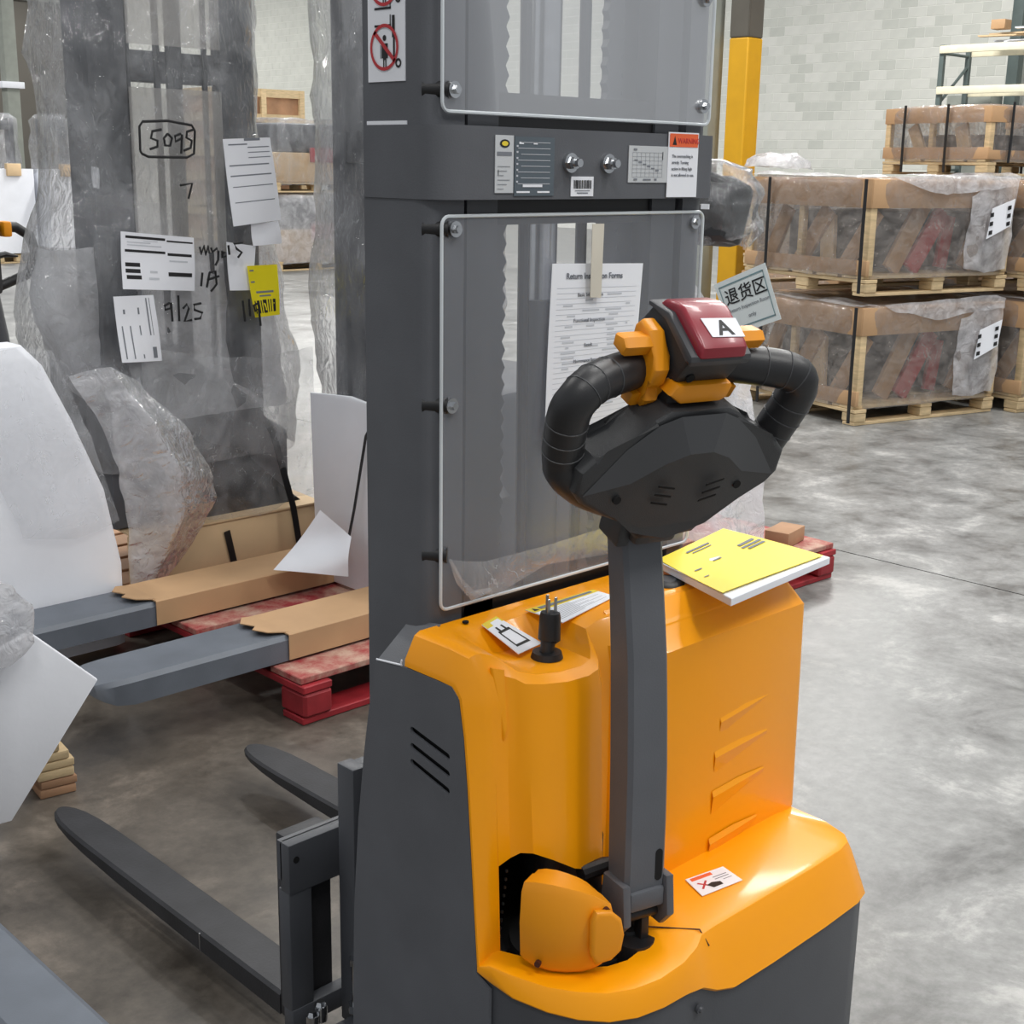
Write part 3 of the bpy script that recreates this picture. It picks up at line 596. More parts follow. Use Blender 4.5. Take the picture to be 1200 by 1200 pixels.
# ---- things on the hood top: labels, plug, key
b = MB(); q = [(1.288, 1.354, .9015), (1.338, 1.357, .9015), (1.322, 1.312, .8785), (1.262, 1.304, .884)]
def quad_label(name, pts, m, lab, up=.0012):
    pts = [Vector(p) for p in pts]; n = (pts[1]-pts[0]).cross(pts[3]-pts[0]).normalized(); n = n if n.z > 0 else -n
    b = MB(); b.poly([p+n*.0005 for p in pts], n*up); o = P(b, name, m, smooth=0); o['label'] = lab
    return o, pts, n*(up+.0006)
def on_quad(o, pts, n, name, m, polys):
    A, B, C, D = pts; b = MB(); org = Vector(OR)
    for p in polys: b.face([(A*(1-x)+B*x)*(1-y)+(D*(1-x)+C*x)*y+n for x, y in p])
    return b.build(name, m, o, OR, 0, clean=False)
def rect(x0, y0, x1, y1): return [(x0, y0), (x1, y0), (x1, y1), (x0, y1)]
o, q, n = quad_label('battery_sticker', [(1.262, 1.345, .9035), (1.303, 1.358, .9035), (1.334, 1.292, .872), (1.270, 1.276, .8755)], 'paper', 'white battery sticker with yellow top band', up=.0012)
on_quad(o, q, n*1.0, 'yellow_band', 'yellow_ink', [rect(.0, .0, 1, .16)])
on_quad(o, q, n*1.2, 'battery_pictogram', 'ink', [rect(.2, .34, .8, .40), rect(.2, .78, .8, .84), rect(.2, .34, .26, .84), rect(.74, .34, .80, .84), rect(.3, .22, .4, .34), rect(.6, .22, .7, .34)])
o, q, n = quad_label('operating_label', [(1.352, 1.345, .9056), (1.502, 1.345, .9056), (1.502, 1.300, .9056), (1.352, 1.268, .9056)][:4], 'paper', 'pale instruction label with yellow heading')
on_quad(o, q, n, 'yellow_band', 'yellow_ink', [rect(.0, .0, 1, .26)])
on_quad(o, q, n*1.3, 'heading_text', 'ink_grey', [rect(.13, .07, .92, .19)]); on_quad(o, q, n*1.3, 'warning_triangle', 'ink', [[(.03, .2), (.1, .2), (.065, .04)]])
ln = on_quad(o, q, n, 'printed_line', 'ink_grey', [rect(.06, .32+.06*i, .5+.42*((i*7) % 3)/2, .335+.06*i) for i in range(10)]); ln['kind'] = 'stuff'
b = MB(); b.cyl((1.31, 1.258, .867), (1.31, 1.258, .876), .0235, .021, n=28); plug = P(b, 'charger_plug_base', 'black'); plug['label'] = 'black charging plug collar'
b = MB(); b.tube([(1.31, 1.258, .874), (1.311, 1.258, .884), (1.3125, 1.259, .888), (1.316, 1.260, .892), (1.318, 1.261, .926), (1.3185, 1.261, .932)], [.011, .0105, .011, .0165, .0155, .014], n=14); P(b, 'charger_plug', 'black')
for dx, dy, L in ((-.007, -.003, .024), (.007, -.003, .024), (.0, .007, .027)):
    b = MB(); b.bx((1.3185+dx-.0028, 1.261+dy-.001, .930), (1.3185+dx+.0028, 1.261+dy+.001, .930+L), bevel=.0006, seg=1); P(b, 'plug_prong', 'steel')
b = MB(); b.cyl((1.622, 1.296, .905), (1.622, 1.296, .909), .030, .028, n=32); b.cyl((1.622, 1.296, .909), (1.622, 1.296, .911), .028, .024, n=32); P(b, 'switch_bezel', 'black')
b = MB(); b.cyl((1.622, 1.296, .909), (1.622, 1.296, .912), .019, .016, n=24); P(b, 'emergency_switch', 'grey_dark')
o, q, n = quad_label('ledge_warning_label', [(1.512, 1.143, .4805), (1.588, 1.128, .4805), (1.577, 1.082, .4805), (1.493, 1.095, .4805)], 'paper', 'white warning label on the orange ledge', up=.001)
q2 = q
on_quad(o, q, n, 'orange_band', 'orange_ink', [rect(.08, .06, .62, .22)]); on_quad(o, q, n, 'crossed_figure', 'red_ink', [[(.12, .40), (.16, .36), (.38, .70), (.34, .74)], [(.34, .36), (.38, .40), (.16, .74), (.12, .70)]])
on_quad(o, q, n*1.2, 'foot_pictogram', 'ink', [[(.28, .62), (.42, .56), (.6, .66), (.6, .84), (.36, .84)]]); on_quad(o, q, n, 'printed_line', 'ink_grey', [rect(.55, .34, .9, .38), rect(.55, .46, .9, .5), rect(.7, .6, .92, .63)])

# ---- tiller (turned a little to the left)
psi = math.radians(15)
ta = Vector((math.cos(psi), -math.sin(psi), 0)); tb = Vector((math.sin(psi), math.cos(psi), 0)); tz = Vector((0, 0, 1))
T0 = Vector((1.345, 1.10, 0))
def TP(s, y, z): return T0 + ta*s + tb*y + tz*z
arm = []
for z, y, w, d in ((.535, .006, .034, .024), (.58, .006, .034, .026), (.66, .008, .034, .027), (.74, .011, .0335, .0275), (.82, .016, .033, .0275), (.90, .022, .0325, .027), (.98, .032, .0325, .025), (1.05, .042, .0325, .024), (1.10, .050, .0325, .023)):
    c = .006
    arm.append([TP(s, y+e, z) for s, e in ((-w, -d+c), (-w+c, -d), (w-c, -d), (w, -d+c), (w, d-c), (w-c, d), (-w+c, d), (-w, d-c))])
b = MB(); b.loft(arm, closed=True, capA=True, capB=True); P(b, 'tiller_arm', 'grey_paint', smooth=40)
b = MB(); b.poly([TP(s, -.0205, z) for s, z in sl((.020, .575), (.020, .612), .006)], tb*.003); P(b, 'arm_slot', 'hole')
# foot yoke: two lugs and a web
for s in (-1, 1):
    b = MB(); b.poly([TP(s*.030, y, z) for y, z in ((-.026, .575), (.026, .575), (.032, .53), (.02, .492), (-.012, .492), (-.032, .515))], ta*s*.014, bevel=.004); P(b, 'yoke_lug', 'grey_paint')
b = MB(); b.box(TP(0, -.01, .545), (.058, .03, .03), Matrix.Rotation(-psi, 3, 'Z'), bevel=.004); P(b, 'yoke_web', 'grey_paint')
b = MB(); b.cyl(TP(-.05, .0, .512), TP(.05, .0, .512), .010, n=16); P(b, 'pivot_pin', 'black')
b = MB(); b.box(TP(.012, .004, .485), (.014, .02, .07), Matrix.Rotation(-psi, 3, 'Z'), bevel=.003); b.cyl(TP(0, .004, .44), TP(0, .004, .47), .03, n=20); P(b, 'pivot_block', 'black')
# head plane
Lh = math.radians(20); ht = -tb*math.sin(Lh)+tz*math.cos(Lh); hn = -tb*math.cos(Lh)-tz*math.sin(Lh)
HO = T0+tb*.044+tz*1.08+hn*.055
def HP(s, t, n=0): return HO+ta*s+ht*t+hn*n
# lower shell: outline in (s,t), thick in n
half = [(0, .022), (.045, .024), (.052, .046), (.105, .066), (.145, .090), (.160, .108), (.160, .140), (.142, .158), (.126, .160), (.100, .172), (.066, .205), (.045, .215), (0, .215)]
outl = half + [(-s, t) for s, t in half[-2:0:-1]]
b = MB(); b.poly([HP(s, t, .012) for s, t in outl], -hn*.058, bevel=.009, seg=3); head = P(b, 'tiller_head', 'head', smooth=30)
# faceted front fascia
def fasc(pts, faces, name, m):
    b = MB(); vs = [b.bm.verts.new(HP(*p)) for p in pts]
    for f in faces: b.bm.faces.new([vs[i] for i in f])
    return P(b, name, m, head, smooth=10)
F = [(-.150, .106, .0125), (-.087, .122, .020), (-.050, .152, .030), (-.018, .166, .034), (.018, .166, .034), (.050, .152, .030), (.087, .122, .020), (.150, .106, .0125),     # 0-7 ridge line
     (-.100, .070, .0125), (-.045, .045, .0125), (.045, .045, .0125), (.100, .070, .0125),                                                                 # 8-11 lower line
     (-.10, .168, .0125), (-.060, .200, .014), (-.034, .212, .018), (.034, .212, .018), (.060, .200, .014), (.10, .168, .0125)]                                    # 12-17 upper line
fasc(F, [(0, 8, 1), (8, 9, 2, 1), (9, 10, 5, 4, 3, 2), (10, 11, 6, 5), (11, 7, 6)], 'lower_fascia', 'head')
fasc(F, [(0, 1, 12), (1, 2, 13, 12), (2, 3, 14, 13), (3, 4, 15, 14), (4, 5, 16, 15), (5, 6, 17, 16), (6, 7, 17)], 'upper_fascia', 'head2')
for s, t in ((-.100, .098), (.088, .100)):
    b = MB(); b.cyl(HP(s, t, .010), HP(s, t, .0192), .0058, n=16); P(b, 'screw_recess', 'hole', head)
for k in range(3):
    for sg in (-1, 1):
        b = MB(); x = sg*.038; t = .088+.014*k; b.poly([HP(x-.013, t-.003*sg, .0235+.003*k), HP(x+.013, t+.003*sg, .0235+.003*k), HP(x+.013, t+.003*sg+.003, .0245+.003*k), HP(x-.013, t-.003*sg+.003, .0245+.003*k)], hn*.0015); P(b, 'vent_slit', 'hole', head)
b = MB(); b.box(HP(0, .026, -.03), (.066, .05, .05), (Matrix((ta, -hn, ht)).transposed()), bevel=.006); P(b, 'arm_collar', 'head', head)
b = MB(); b.box(HP(-.040, .016, -.045), (.020, .05, .05), (Matrix((ta, -hn, ht)).transposed()), bevel=.004); P(b, 'collar_lug', 'head', head)
# loop grips
def grip(sg):
    pts = [(.090, .078, -.016), (.120, .092, -.022), (.148, .114, -.028), (.160, .134, -.030), (.167, .158, -.027), (.173, .188, -.022), (.175, .214, -.018), (.168, .234, -.015), (.148, .243, -.024), (.11, .244, -.040), (.068, .244, -.054)]
    # smooth the path
    P3 = [HP(sg*s, t, n) for s, t, n in pts]
    out = []
    for i in range(len(P3)-1):
        p0, p1, p2, p3 = P3[max(i-1, 0)], P3[i], P3[i+1], P3[min(i+2, len(P3)-1)]
        for k in range(4):
            t = k/4; out.append(.5*((2*p1)+(-p0+p2)*t+(2*p0-5*p1+4*p2-p3)*t*t+(-p0+3*p1-3*p2+p3)*t**3))
    out.append(P3[-1])
    rr = [.024+.004*min(1, i/8) if i < 12 else .0265 if i < 26 else .0255 for i in range(len(out))]
    b = MB(); b.tube(out, rr, n=18, up=hn); g = P(b, 'loop_grip', 'rubber', head, smooth=50)
    for i in (15, 18, 21, 29, 32, 35):
        p, q = out[i], out[i+1]; d = (q-p).normalized(); r = rr[i]
        u = (hn-d*hn.dot(d)).normalized(); w = d.cross(u)
        b = MB(); b.tube([p+(u*math.cos(2*PI*k/24)+w*math.sin(2*PI*k/24))*(r-.0002) for k in range(25)], .0011, n=5, caps=False); P(b, 'grip_rib', 'head2', g)
grip(-1); grip(1)
# neck and control block
b = MB(); b.loft([[HP(s, .185, n) for s, n in ((-.042, .010), (.042, .010), (.042, -.05), (-.042, -.05))], [HP(s, .215, n) for s, n in ((-.040, -.012), (.040, -.012), (.040, -.06), (-.040, -.06))], [HP(s, .255, n) for s, n in ((-.041, -.016), (.041, -.016), (.041, -.075), (-.041, -.075))]], closed=True, capA=True, capB=True); P(b, 'neck', 'head', head, smooth=25)
# side profile of the control block in (t, n), extruded along s
blk = [(.246, -.060), (.248, -.006), (.284, .013), (.290, .012), (.318, -.050), (.314, -.085), (.29, -.10), (.25, -.085)]
b = MB(); b.poly([HP(-.042, t, n) for t, n in blk], ta*.084, bevel=.005, seg=2); P(b, 'control_block', 'head', head, smooth=30)
b = MB(); b.poly([HP(-.046, t, n) for t, n in ((.281, .016), (.288, .0195), (.2945, .018), (.323, -.046), (.319, -.090), (.313, -.090), (.316, -.048), (.288, .010))], ta*.092, bevel=.003); P(b, 'block_rim', 'head2', head, smooth=30)
cp = [(.289, .016), (.2935, .021), (.306, .0195), (.312, .012), (.334, -.036), (.334, -.050), (.327, -.074), (.316, -.084), (.312, -.05)]
b = MB(); b.poly([HP(-.036, t, n) for t, n in cp], ta*.072, bevel=.006, seg=3); belly = P(b, 'belly_button', 'red', head, smooth=35); belly['label'] = 'dark red safety reverse button'
fdir = (HP(0, .334, -.036)-HP(0, .312, .012)).normalized(); fn = ta.cross(fdir).normalized()
if fn.z < 0: fn = -fn
fo = HP(0, .312, .012)+fdir*.002+fn*.0004
b = MB(); b.poly([fo+ta*x+fdir*y for x, y in ((-.014, .003), (.034, .001), (.034, .030), (-.018, .032))], fn*.0009); P(b, 'letter_sticker', 'paper', belly, smooth=0)
me = text_mesh('A', .031, 'CENTER', .0007, sx=1.05); me.transform(Matrix.Translation(-Vector(OR)) @ frame(fo+ta*.009+fdir*.0055+fn*.0013, ta, fdir)); new_obj('letter', me, 'ink', belly)
b = MB(); b.cyl(HP(-.024, .257, -.006), HP(-.024, .2555, .0015), .0062, n=16); P(b, 'screw_recess', 'hole', head)
# orange butterfly switches and lower lever
def butterfly(sg):
    base = sg*.046
    prof_ = [(.206, -.050), (.204, -.028), (.216, -.020), (.230, -.026), (.242, -.015), (.262, -.012), (.276, -.022), (.302, -.042), (.306, -.066), (.294, -.076), (.272, -.066), (.250, -.072), (.230, -.066)]
    back = .014 if sg > 0 else 0
    b = MB(); b.poly([HP(base, t, n-back) for t, n in prof_], ta*sg*.024, bevel=.006, seg=3); bs = P(b, 'butterfly_switch', 'orange_plastic', head, smooth=35)
    b = MB(); b.poly([HP(base+sg*.016, t, n) for t, n in ((.272, -.036), (.286, -.030), (.295, -.040), (.292, -.060), (.276, -.060))], ta*sg*.046, bevel=.005, seg=2); P(b, 'switch_wing', 'orange_plastic', bs, smooth=35)
    b = MB(); b.poly([HP(base+sg*.012, t, n) for t, n in ((.204, -.054), (.203, -.034), (.222, -.028), (.226, -.050))], ta*sg*.024, bevel=.005, seg=2); P(b, 'switch_wing', 'orange_plastic', bs, smooth=35)
butterfly(-1); butterfly(1)
b = MB(); b.poly([HP(s, t, .004) for s, t in ((-.050, .234), (-.040, .248), (.040, .247), (.044, .243), (.040, .226), (.030, .221), (-.030, .221))], -hn*.028, bevel=.004); P(b, 'horn_lever', 'orange_plastic', head)

# ---- forks and carriage
def fork(u0, u1, z=.10, tip=2.745):
    def sec(v, w, zt, zb):
        c = (u0+u1)/2; h = (u1-u0)/2*w
        return [(c-h, v, zt-.006), (c-h+.006, v, zt), (c+h-.006, v, zt), (c+h, v, zt-.006), (c+h, v, zb), (c-h, v, zb)]
    S = [(1.80, 1, z, z-.045), (2.066, 1, z, z-.042), (2.40, 1, z, z-.034), (2.55, .98, z, z-.027), (2.62, .93, z, z-.022), (2.68, .80, z-.001, z-.018), (2.715, .62, z-.002, z-.016), (tip-.008, .40, z-.003, z-.014), (tip, .22, z-.004, z-.013)]
    b = MB(); b.loft([sec(*s) for s in S], closed=True, capA=True, capB=True); o = P(b, 'fork', 'fork', smooth=40)
    b = MB(); b.bx((u0, 1.76, z-.045), (u1, 1.80, .42), bevel=.006); P(b, 'fork_shank', 'fork', o)
    b = MB(); b.bx((u0-.0006, 2.068, z-.040), (u0+.002, 2.072, z-.004)); P(b, 'weld_line', 'steel', o, smooth=0)
fork(1.200, 1.291); fork(1.710, 1.812)
b = MB(); b.bx((1.18, 1.73, .33), (1.83, 1.758, .425), bevel=.003); b.bx((1.18, 1.752, .352), (1.83, 1.764, .425)); P(b, 'carriage_top_bar', 'grey_dark')
b = MB(); b.bx((1.18, 1.73, .065), (1.83, 1.758, .105), bevel=.003); P(b, 'carriage_bottom_bar', 'grey_dark')
for u in (1.18, 1.785):
    b = MB(); b.bx((u, 1.732, .10), (u+.048, 1.764, .335), bevel=.003); P(b, 'carriage_post', 'grey_dark')
b = MB(); b.cyl((1.195, 1.7305, .395), (1.195, 1.7285, .395), .006, n=14); P(b, 'bolt_hole', 'hole')
for u in (1.262, 1.70):
    b = MB(); b.bx((u, 1.655, .07), (u+.03, 1.70, .565), bevel=.003); b.bx((u+.03, 1.66, .53), (u+.10, 1.70, .56), bevel=.003); P(b, 'carriage_upright', 'grey_dark')
b = MB(); b.bx((1.30, 1.56, .08), (1.70, 1.66, .54)); P(b, 'carriage_plate', 'black')
for x, y, z in ((1.20, 1.70, .105), (1.222, 1.706, .112)):
    b = MB(); b.cyl((x, y, z-.03), (x, y, z), .012, n=18); b.cyl((x, y, z), (x, y, z+.007), .010, .007, n=6); P(b, 'carriage_bolt', 'chrome')
b = MB(); b.cyl((1.262, 1.655, .09), (1.262, 1.655, .20), .008, n=16); b.cyl((1.262, 1.655, .20), (1.262, 1.655, .212), .0125, n=6); b.cyl((1.262, 1.655, .108), (1.262, 1.655, .122), .0155, n=6); P(b, 'adjusting_bolt', 'chrome')
for u in (1.25, 1.76):       # straddle legs with load rollers under the body, front part
    b = MB(); b.bx((u-.05, 1.5, .035), (u+.05, 1.66, .10), bevel=.004); P(b, 'base_leg', 'grey_dark')
    b = MB(); b.cyl((u-.03, 1.63, .04), (u+.03, 1.63, .04), .04, n=20); P(b, 'load_roller', 'black')
b = MB(); b.cyl((1.28, 1.16, .115), (1.36, 1.16, .115), .115, n=32); P(b, 'drive_wheel', 'rubber')
STROKES = [[(2.175, 1.576), (2.176, 1.648), (2.188, 1.663), (2.275, 1.668), (2.36, 1.657), (2.371, 1.64), (2.364, 1.57), (2.338, 1.558), (2.202, 1.558), (2.18, 1.567), (2.175, 1.576)],
  [(2.251, 1.641), (2.22, 1.635), (2.214, 1.614), (2.236, 1.607), (2.235, 1.589), (2.209, 1.581)],
  [(2.273, 1.629), (2.259, 1.615), (2.262, 1.593), (2.28, 1.593), (2.288, 1.616), (2.273, 1.629)],
  [(2.319, 1.63), (2.298, 1.623), (2.3, 1.606), (2.324, 1.617), (2.324, 1.628), (2.318, 1.569)],
  [(2.366, 1.644), (2.342, 1.637), (2.339, 1.619), (2.358, 1.61), (2.353, 1.588), (2.328, 1.579)],
  [(2.31, 1.472), (2.353, 1.478), (2.337, 1.43)],
  [(2.371, 1.278), (2.375, 1.255), (2.387, 1.28), (2.392, 1.252), (2.403, 1.279), (2.406, 1.256)],
  [(2.413, 1.274), (2.418, 1.26), (2.435, 1.271), (2.44, 1.262), (2.438, 1.234), (2.427, 1.216)],
  [(2.453, 1.248), (2.464, 1.259), (2.455, 1.262), (2.454, 1.241), (2.469, 1.245)],
  [(2.479, 1.28), (2.482, 1.249)],
  [(2.534, 1.287), (2.501, 1.284), (2.511, 1.267), (2.53, 1.255), (2.515, 1.239)],
  [(2.377, 1.195), (2.37, 1.151)],
  [(2.404, 1.194), (2.391, 1.146)],
  [(2.404, 1.194), (2.426, 1.198), (2.429, 1.155), (2.407, 1.133)],
  [(2.395, 1.171), (2.439, 1.181)],
  [(2.252, 1.104), (2.233, 1.096), (2.235, 1.083), (2.254, 1.086), (2.257, 1.104), (2.259, 1.044)],
  [(2.284, 1.126), (2.284, 1.043)],
  [(2.3, 1.083), (2.314, 1.096), (2.321, 1.082), (2.303, 1.041), (2.33, 1.044)],
  [(2.367, 1.096), (2.34, 1.093), (2.342, 1.076), (2.371, 1.065), (2.362, 1.047), (2.341, 1.046)],
  [(2.527, 1.096), (2.534, 1.026)],
  [(2.552, 1.1), (2.555, 1.042)],
  [(2.591, 1.085), (2.571, 1.077), (2.576, 1.057), (2.59, 1.066), (2.596, 1.007)],]
# ================================================================== things lying on the stacker
def sheet(name, corners, m, thick=.0008, sag=0, n=8, org=None, label_=None, cat=None, parent=None, wave=0, seed=0):
    """thin sheet from 4 corners (TL, TR, BR, BL), bent a little, with thickness"""
    A, B, C, D = [Vector(c) for c in corners]; b = MB(); nrm = (B-A).cross(D-A).normalized()
    def pt(x, y): return (A*(1-x)+B*x)*(1-y)+(D*(1-x)+C*x)*y + nrm*(sag*math.sin(PI*x)*math.sin(PI*y) + wave*math.sin(3.1*x+4.3*y+seed)*(.3+y))
    g = [[pt(i/n, j/n) for i in range(n+1)] for j in range(n+1)]
    b.loft(g); b.loft([[p-nrm*thick for p in r] for r in g])
    for e in ([r[0] for r in g], [r[-1] for r in g], g[0], g[-1]): b.loft([e, [p-nrm*thick for p in e]])
    o = b.build(name, m, parent, org if org else (0, 0, 0), 40)
    return o, pt, nrm
def print_on(pt, nrm, parent, org, name, m, rects, up=.0012, kind=None):
    b = MB()
    for x0, y0, x1, y1 in rects:
        k = max(1, int(abs(x1-x0)*6)); row = [x0+(x1-x0)*i/k for i in range(k+1)]
        b.loft([[pt(x, y0)+nrm*up for x in row], [pt(x, y1)+nrm*up for x in row]])
    o = b.build(name, m, parent, org, 0, clean=False)
    if kind or len(rects) > 4: o['kind'] = 'stuff'
    return o
# manual
mo = (1.73, 1.27, .905)
man = empty('instruction_manual', mo, 0, 'yellow covered instruction manual with white pages lying on the orange hood', 'manual')
b = MB(); pg = [(1.583, 1.139), (1.890, 1.165), (1.905, 1.385), (1.652, 1.335)]
b.poly([(x, y, .9125) for i, (x, y) in enumerate(pg)], (0, 0, .0125), bevel=.001, seg=1); b.build('page_block', 'paper', man, mo)
b = MB(); b.poly([(1.592, 1.160, .9252), (1.612, 1.190, .9252), (1.662, 1.330, .9252), (1.648, 1.334, .9252)], (0, 0, .0008)); b.build('binding_strip', 'ink_lite', man, mo, 0)
cv, pt, nr = sheet('cover', [(1.655, 1.342, .927), (1.897, 1.392, .926), (1.880, 1.172, .929), (1.588, 1.160, .9265)], 'yellow', sag=.003, org=mo, parent=man, wave=.001)
if nr.z < 0: nr = -nr
print_on(pt, nr, man, mo, 'printed_line', 'ink_grey', [(.30, .10, .62, .125), (.34, .15, .60, .165), (.74, .34, .94, .375), (.72, .40, .96, .43), (.75, .45, .95, .48), (.10, .45, .18, .47), (.36, .4, .46, .42), (.08, .62, .13, .635)], up=.002)
# return inspection form taped to the lower guard panel
fo = (1.53, 1.386, 1.14)
form = empty('inspection_form', fo, 0, 'white printed inspection form taped to the lower clear guard panel', 'paper')
fc = [(1.433, 1.3845, 1.412), (1.637, 1.3845, 1.405), (1.612, 1.3795, 1.150), (1.416, 1.3775, 1.146)]
sh, pt, nr = sheet('paper_sheet', fc, 'paper', sag=-.002, org=fo, parent=form, wave=.0012)
if nr.y > 0: nr = -nr
rows = [(.06, .135+.0295*i, .94-.05*(i % 4 == 3), .1372+.0295*i) for i in range(28)]
print_on(pt, nr, form, fo, 'printed_line', 'ink_lite', rows)
random.seed(5)
wd = []
for i in range(27):
    for x in (.12, .34, .58, .78):
        if random.random() < .45: wd.append((x+random.random()*.06, .142+.0295*i, x+.08+random.random()*.12, .152+.0295*i))
print_on(pt, nr, form, fo, 'printed_word', 'ink_lite', wd)
def on_sheet_text(s, x, y, size, m, bold=0, align='CENTER', parent=None, org=None, c=fc, pt=pt, nr=nr, name='lettering', lift=.0016):
    o = pt(x, y)+nr*lift; ax = (pt(min(1, x+.1), y)-pt(x-.1, y)).normalized()
    me = text_mesh(s, size, align, bold); me.transform(Matrix.Translation(-Vector(org)) @ frame(o, ax, nr.cross(ax))); return new_obj(name, me, m, parent)
on_sheet_text('Return Inspection Forms', .46, .085, .0125, 'ink_grey', .0002, parent=form, org=fo)
for s, y, sz in (('Basic Information', .185, .008), ('Functional Inspection', .33, .008), ('Result', .47, .007), ('Maintenance Records', .56, .007), ('Remarks', .66, .007)): on_sheet_text(s, .42, y, sz, 'ink_grey', parent=form, org=fo)
b = MB(); b.poly([(1.506, 1.3735, 1.36), (1.530, 1.3735, 1.358), (1.532, 1.3735, 1.468), (1.506, 1.3735, 1.468)], (0, .001, 0)); b.build('masking_tape', 'tape', form, fo, 0)

# ================================================================== pallets
def board(b, c, d, rz=0): b.box(c, d, Matrix.Rotation(rz, 3, 'Z'), bevel=0)
def pallet(name, c, rz, Lx, Ly, h, m, label, group=None, nb=6, parent=None, org=None, cat='pallet', along='x'):
    """block pallet: deck boards run along local x, blocks below, bottom skids"""
    root = parent if parent else empty(name, c, rz, label, cat, group)
    base = Vector((0, 0, 0)) if not parent else Vector(org)
    def piece(nm, p, d, seed, m=m):
        me = bpy.data.meshes.get('%s_%s_%.3f_%.3f_%.3f' % (nm, m, *d))
        if not me:
            bb = MB(); bb.box((0, 0, 0), d, bevel=min(d)*.12, seg=1); o = bb.build(nm, m, root); o.data.name = '%s_%s_%.3f_%.3f_%.3f' % (nm, m, *d)
        else: o = new_obj(nm, me, None, root)
        o.location = base+Vector(p); o.rotation_euler = (0, 0, random.uniform(-.006, .006)); return o
    w = Ly/nb; dm = 'wood_worn' if m == 'wood_red' else m
    for i in range(nb): piece('deck_board', (0, -Ly/2+w*(i+.5), h-.011), (Lx, round(w*.82, 3), .02), i, dm)
    for x in (-Lx/2+.05, 0, Lx/2-.05): piece('stringer', (x, 0, h-.034), (.10, Ly, .022), 0)
    for x in (-Lx/2+.05, 0, Lx/2-.05):
        for y in (-Ly/2+.06, 0, Ly/2-.06): piece('block', (x, y, (h-.045)/2+.01), (.10, .12, h-.067), 0)
    for y in (-Ly/2+.06, 0, Ly/2-.06): piece('bottom_board', (0, y, .011), (Lx, .10, .02), 0)
    return root
random.seed(11)
pallet('wooden_pallet', (2.62, 3.47, 0), .0, 1.12, 1.10, .142, 'wood_red', 'red painted pallet with worn wooden deck under the wrapped truck forks')
pallet('wooden_pallet', (3.90, 3.28, 0), -.03, 1.12, 1.10, .142, 'wood_red', 'red painted pallet behind the orange hood, its corner beside the manual')
pallet('wooden_pallet', (2.45, 4.50, 0), .02, 1.0, .90, .142, 'wood_old', 'plain wooden pallet under the wrapped stacker that carries the papers')
b = MB(); b.box((4.30, 2.86, .172), (.16, .10, .058), Matrix.Rotation(.2, 3, 'Z'), bevel=.003)
o = b.build('timber_offcut', 'wood_old', None, (4.30, 2.86, .142)); o.location = (4.30, 2.86, .142); tag(o, 'short squared timber offcut on the red pallet behind the manual', 'timber')

# ================================================================== film shells
def shell(rings, n=40, amp=.02, sc=4.0, seed=0, seam=None, pw=3.2):
    """rings: list of (z, cx, cy, rx, ry); superellipse sections joined and crumpled"""
    m = len(rings); out = []
    for z, cx, cy, rx, ry in rings:
        ring = []
        for i in range(n):
            t = 2*PI*i/n; c, s = math.cos(t), math.sin(t); r = (abs(c)**pw+abs(s)**pw)**(-1/pw)
            p = Vector((cx+rx*r*c, cy+ry*r*s, z))
            d = noise.noise_vector(p*sc+Vector((seed, 0, 0)))*amp + noise.noise_vector(p*sc*3.1+Vector((0, seed, 0)))*amp*.45
            ring.append(p+Vector((d.x, d.y, d.z*.6)))
        out.append(ring)
    return out
def lerp_rings(keys, step):
    out = []
    for a, c in zip(keys, keys[1:]):
        k = max(1, int(abs(c[0]-a[0])/step))
        for i in range(k):
            t = i/k; t2 = t*t*(3-2*t); out.append((a[0]+(c[0]-a[0])*t,)+tuple(a[j]+(c[j]-a[j])*t2 for j in range(1, 5)))
    out.append(keys[-1]); return out
def film_shell(name, keys, m, parent, org, step=.05, n=44, amp=.02, sc=4, seed=0, cap=True, pw=3.2):
    b = MB(); b.loft(shell(lerp_rings(keys, step), n, amp, sc, seed, pw=pw), closed=True, capB=cap); return b.build(name, m, parent, org, 180, clean=False)
def drape(name, rows, m, parent, org, amp=.015, sc=5, seed=0, sub=6):
    """open film sheet through a grid of points"""
    g = []
    for r0, r1 in zip(rows, rows[1:]):
        for k in range(sub):
            t = k/sub; row = []
            R = [Vector(p)*(1-t)+Vector(q)*t for p, q in zip(r0, r1)]
            for p, q in zip(R, R[1:]):
                for j in range(sub): row.append(p+(q-p)*(j/sub))
            row.append(R[-1]); g.append(row)
    last = []; R = [Vector(p) for p in rows[-1]]
    for p, q in zip(R, R[1:]):
        for j in range(sub): last.append(p+(q-p)*(j/sub))
    last.append(R[-1]); g.append(last)
    g = [[p+noise.noise_vector(p*sc+Vector((seed, 0, 0)))*amp+noise.noise_vector(p*sc*3+Vector((seed, 3, 0)))*amp*.4 for p in r] for r in g]
    b = MB(); b.loft(g); return b.build(name, m, parent, org, 180, clean=False)
def strap(name, pts, w, parent, org, m='strap', up=(0, 0, 1)):
    b = MB(); b.tube(pts, w/2, n=6, flat=.22, up=up); return b.build(name, m, parent, org, 40)

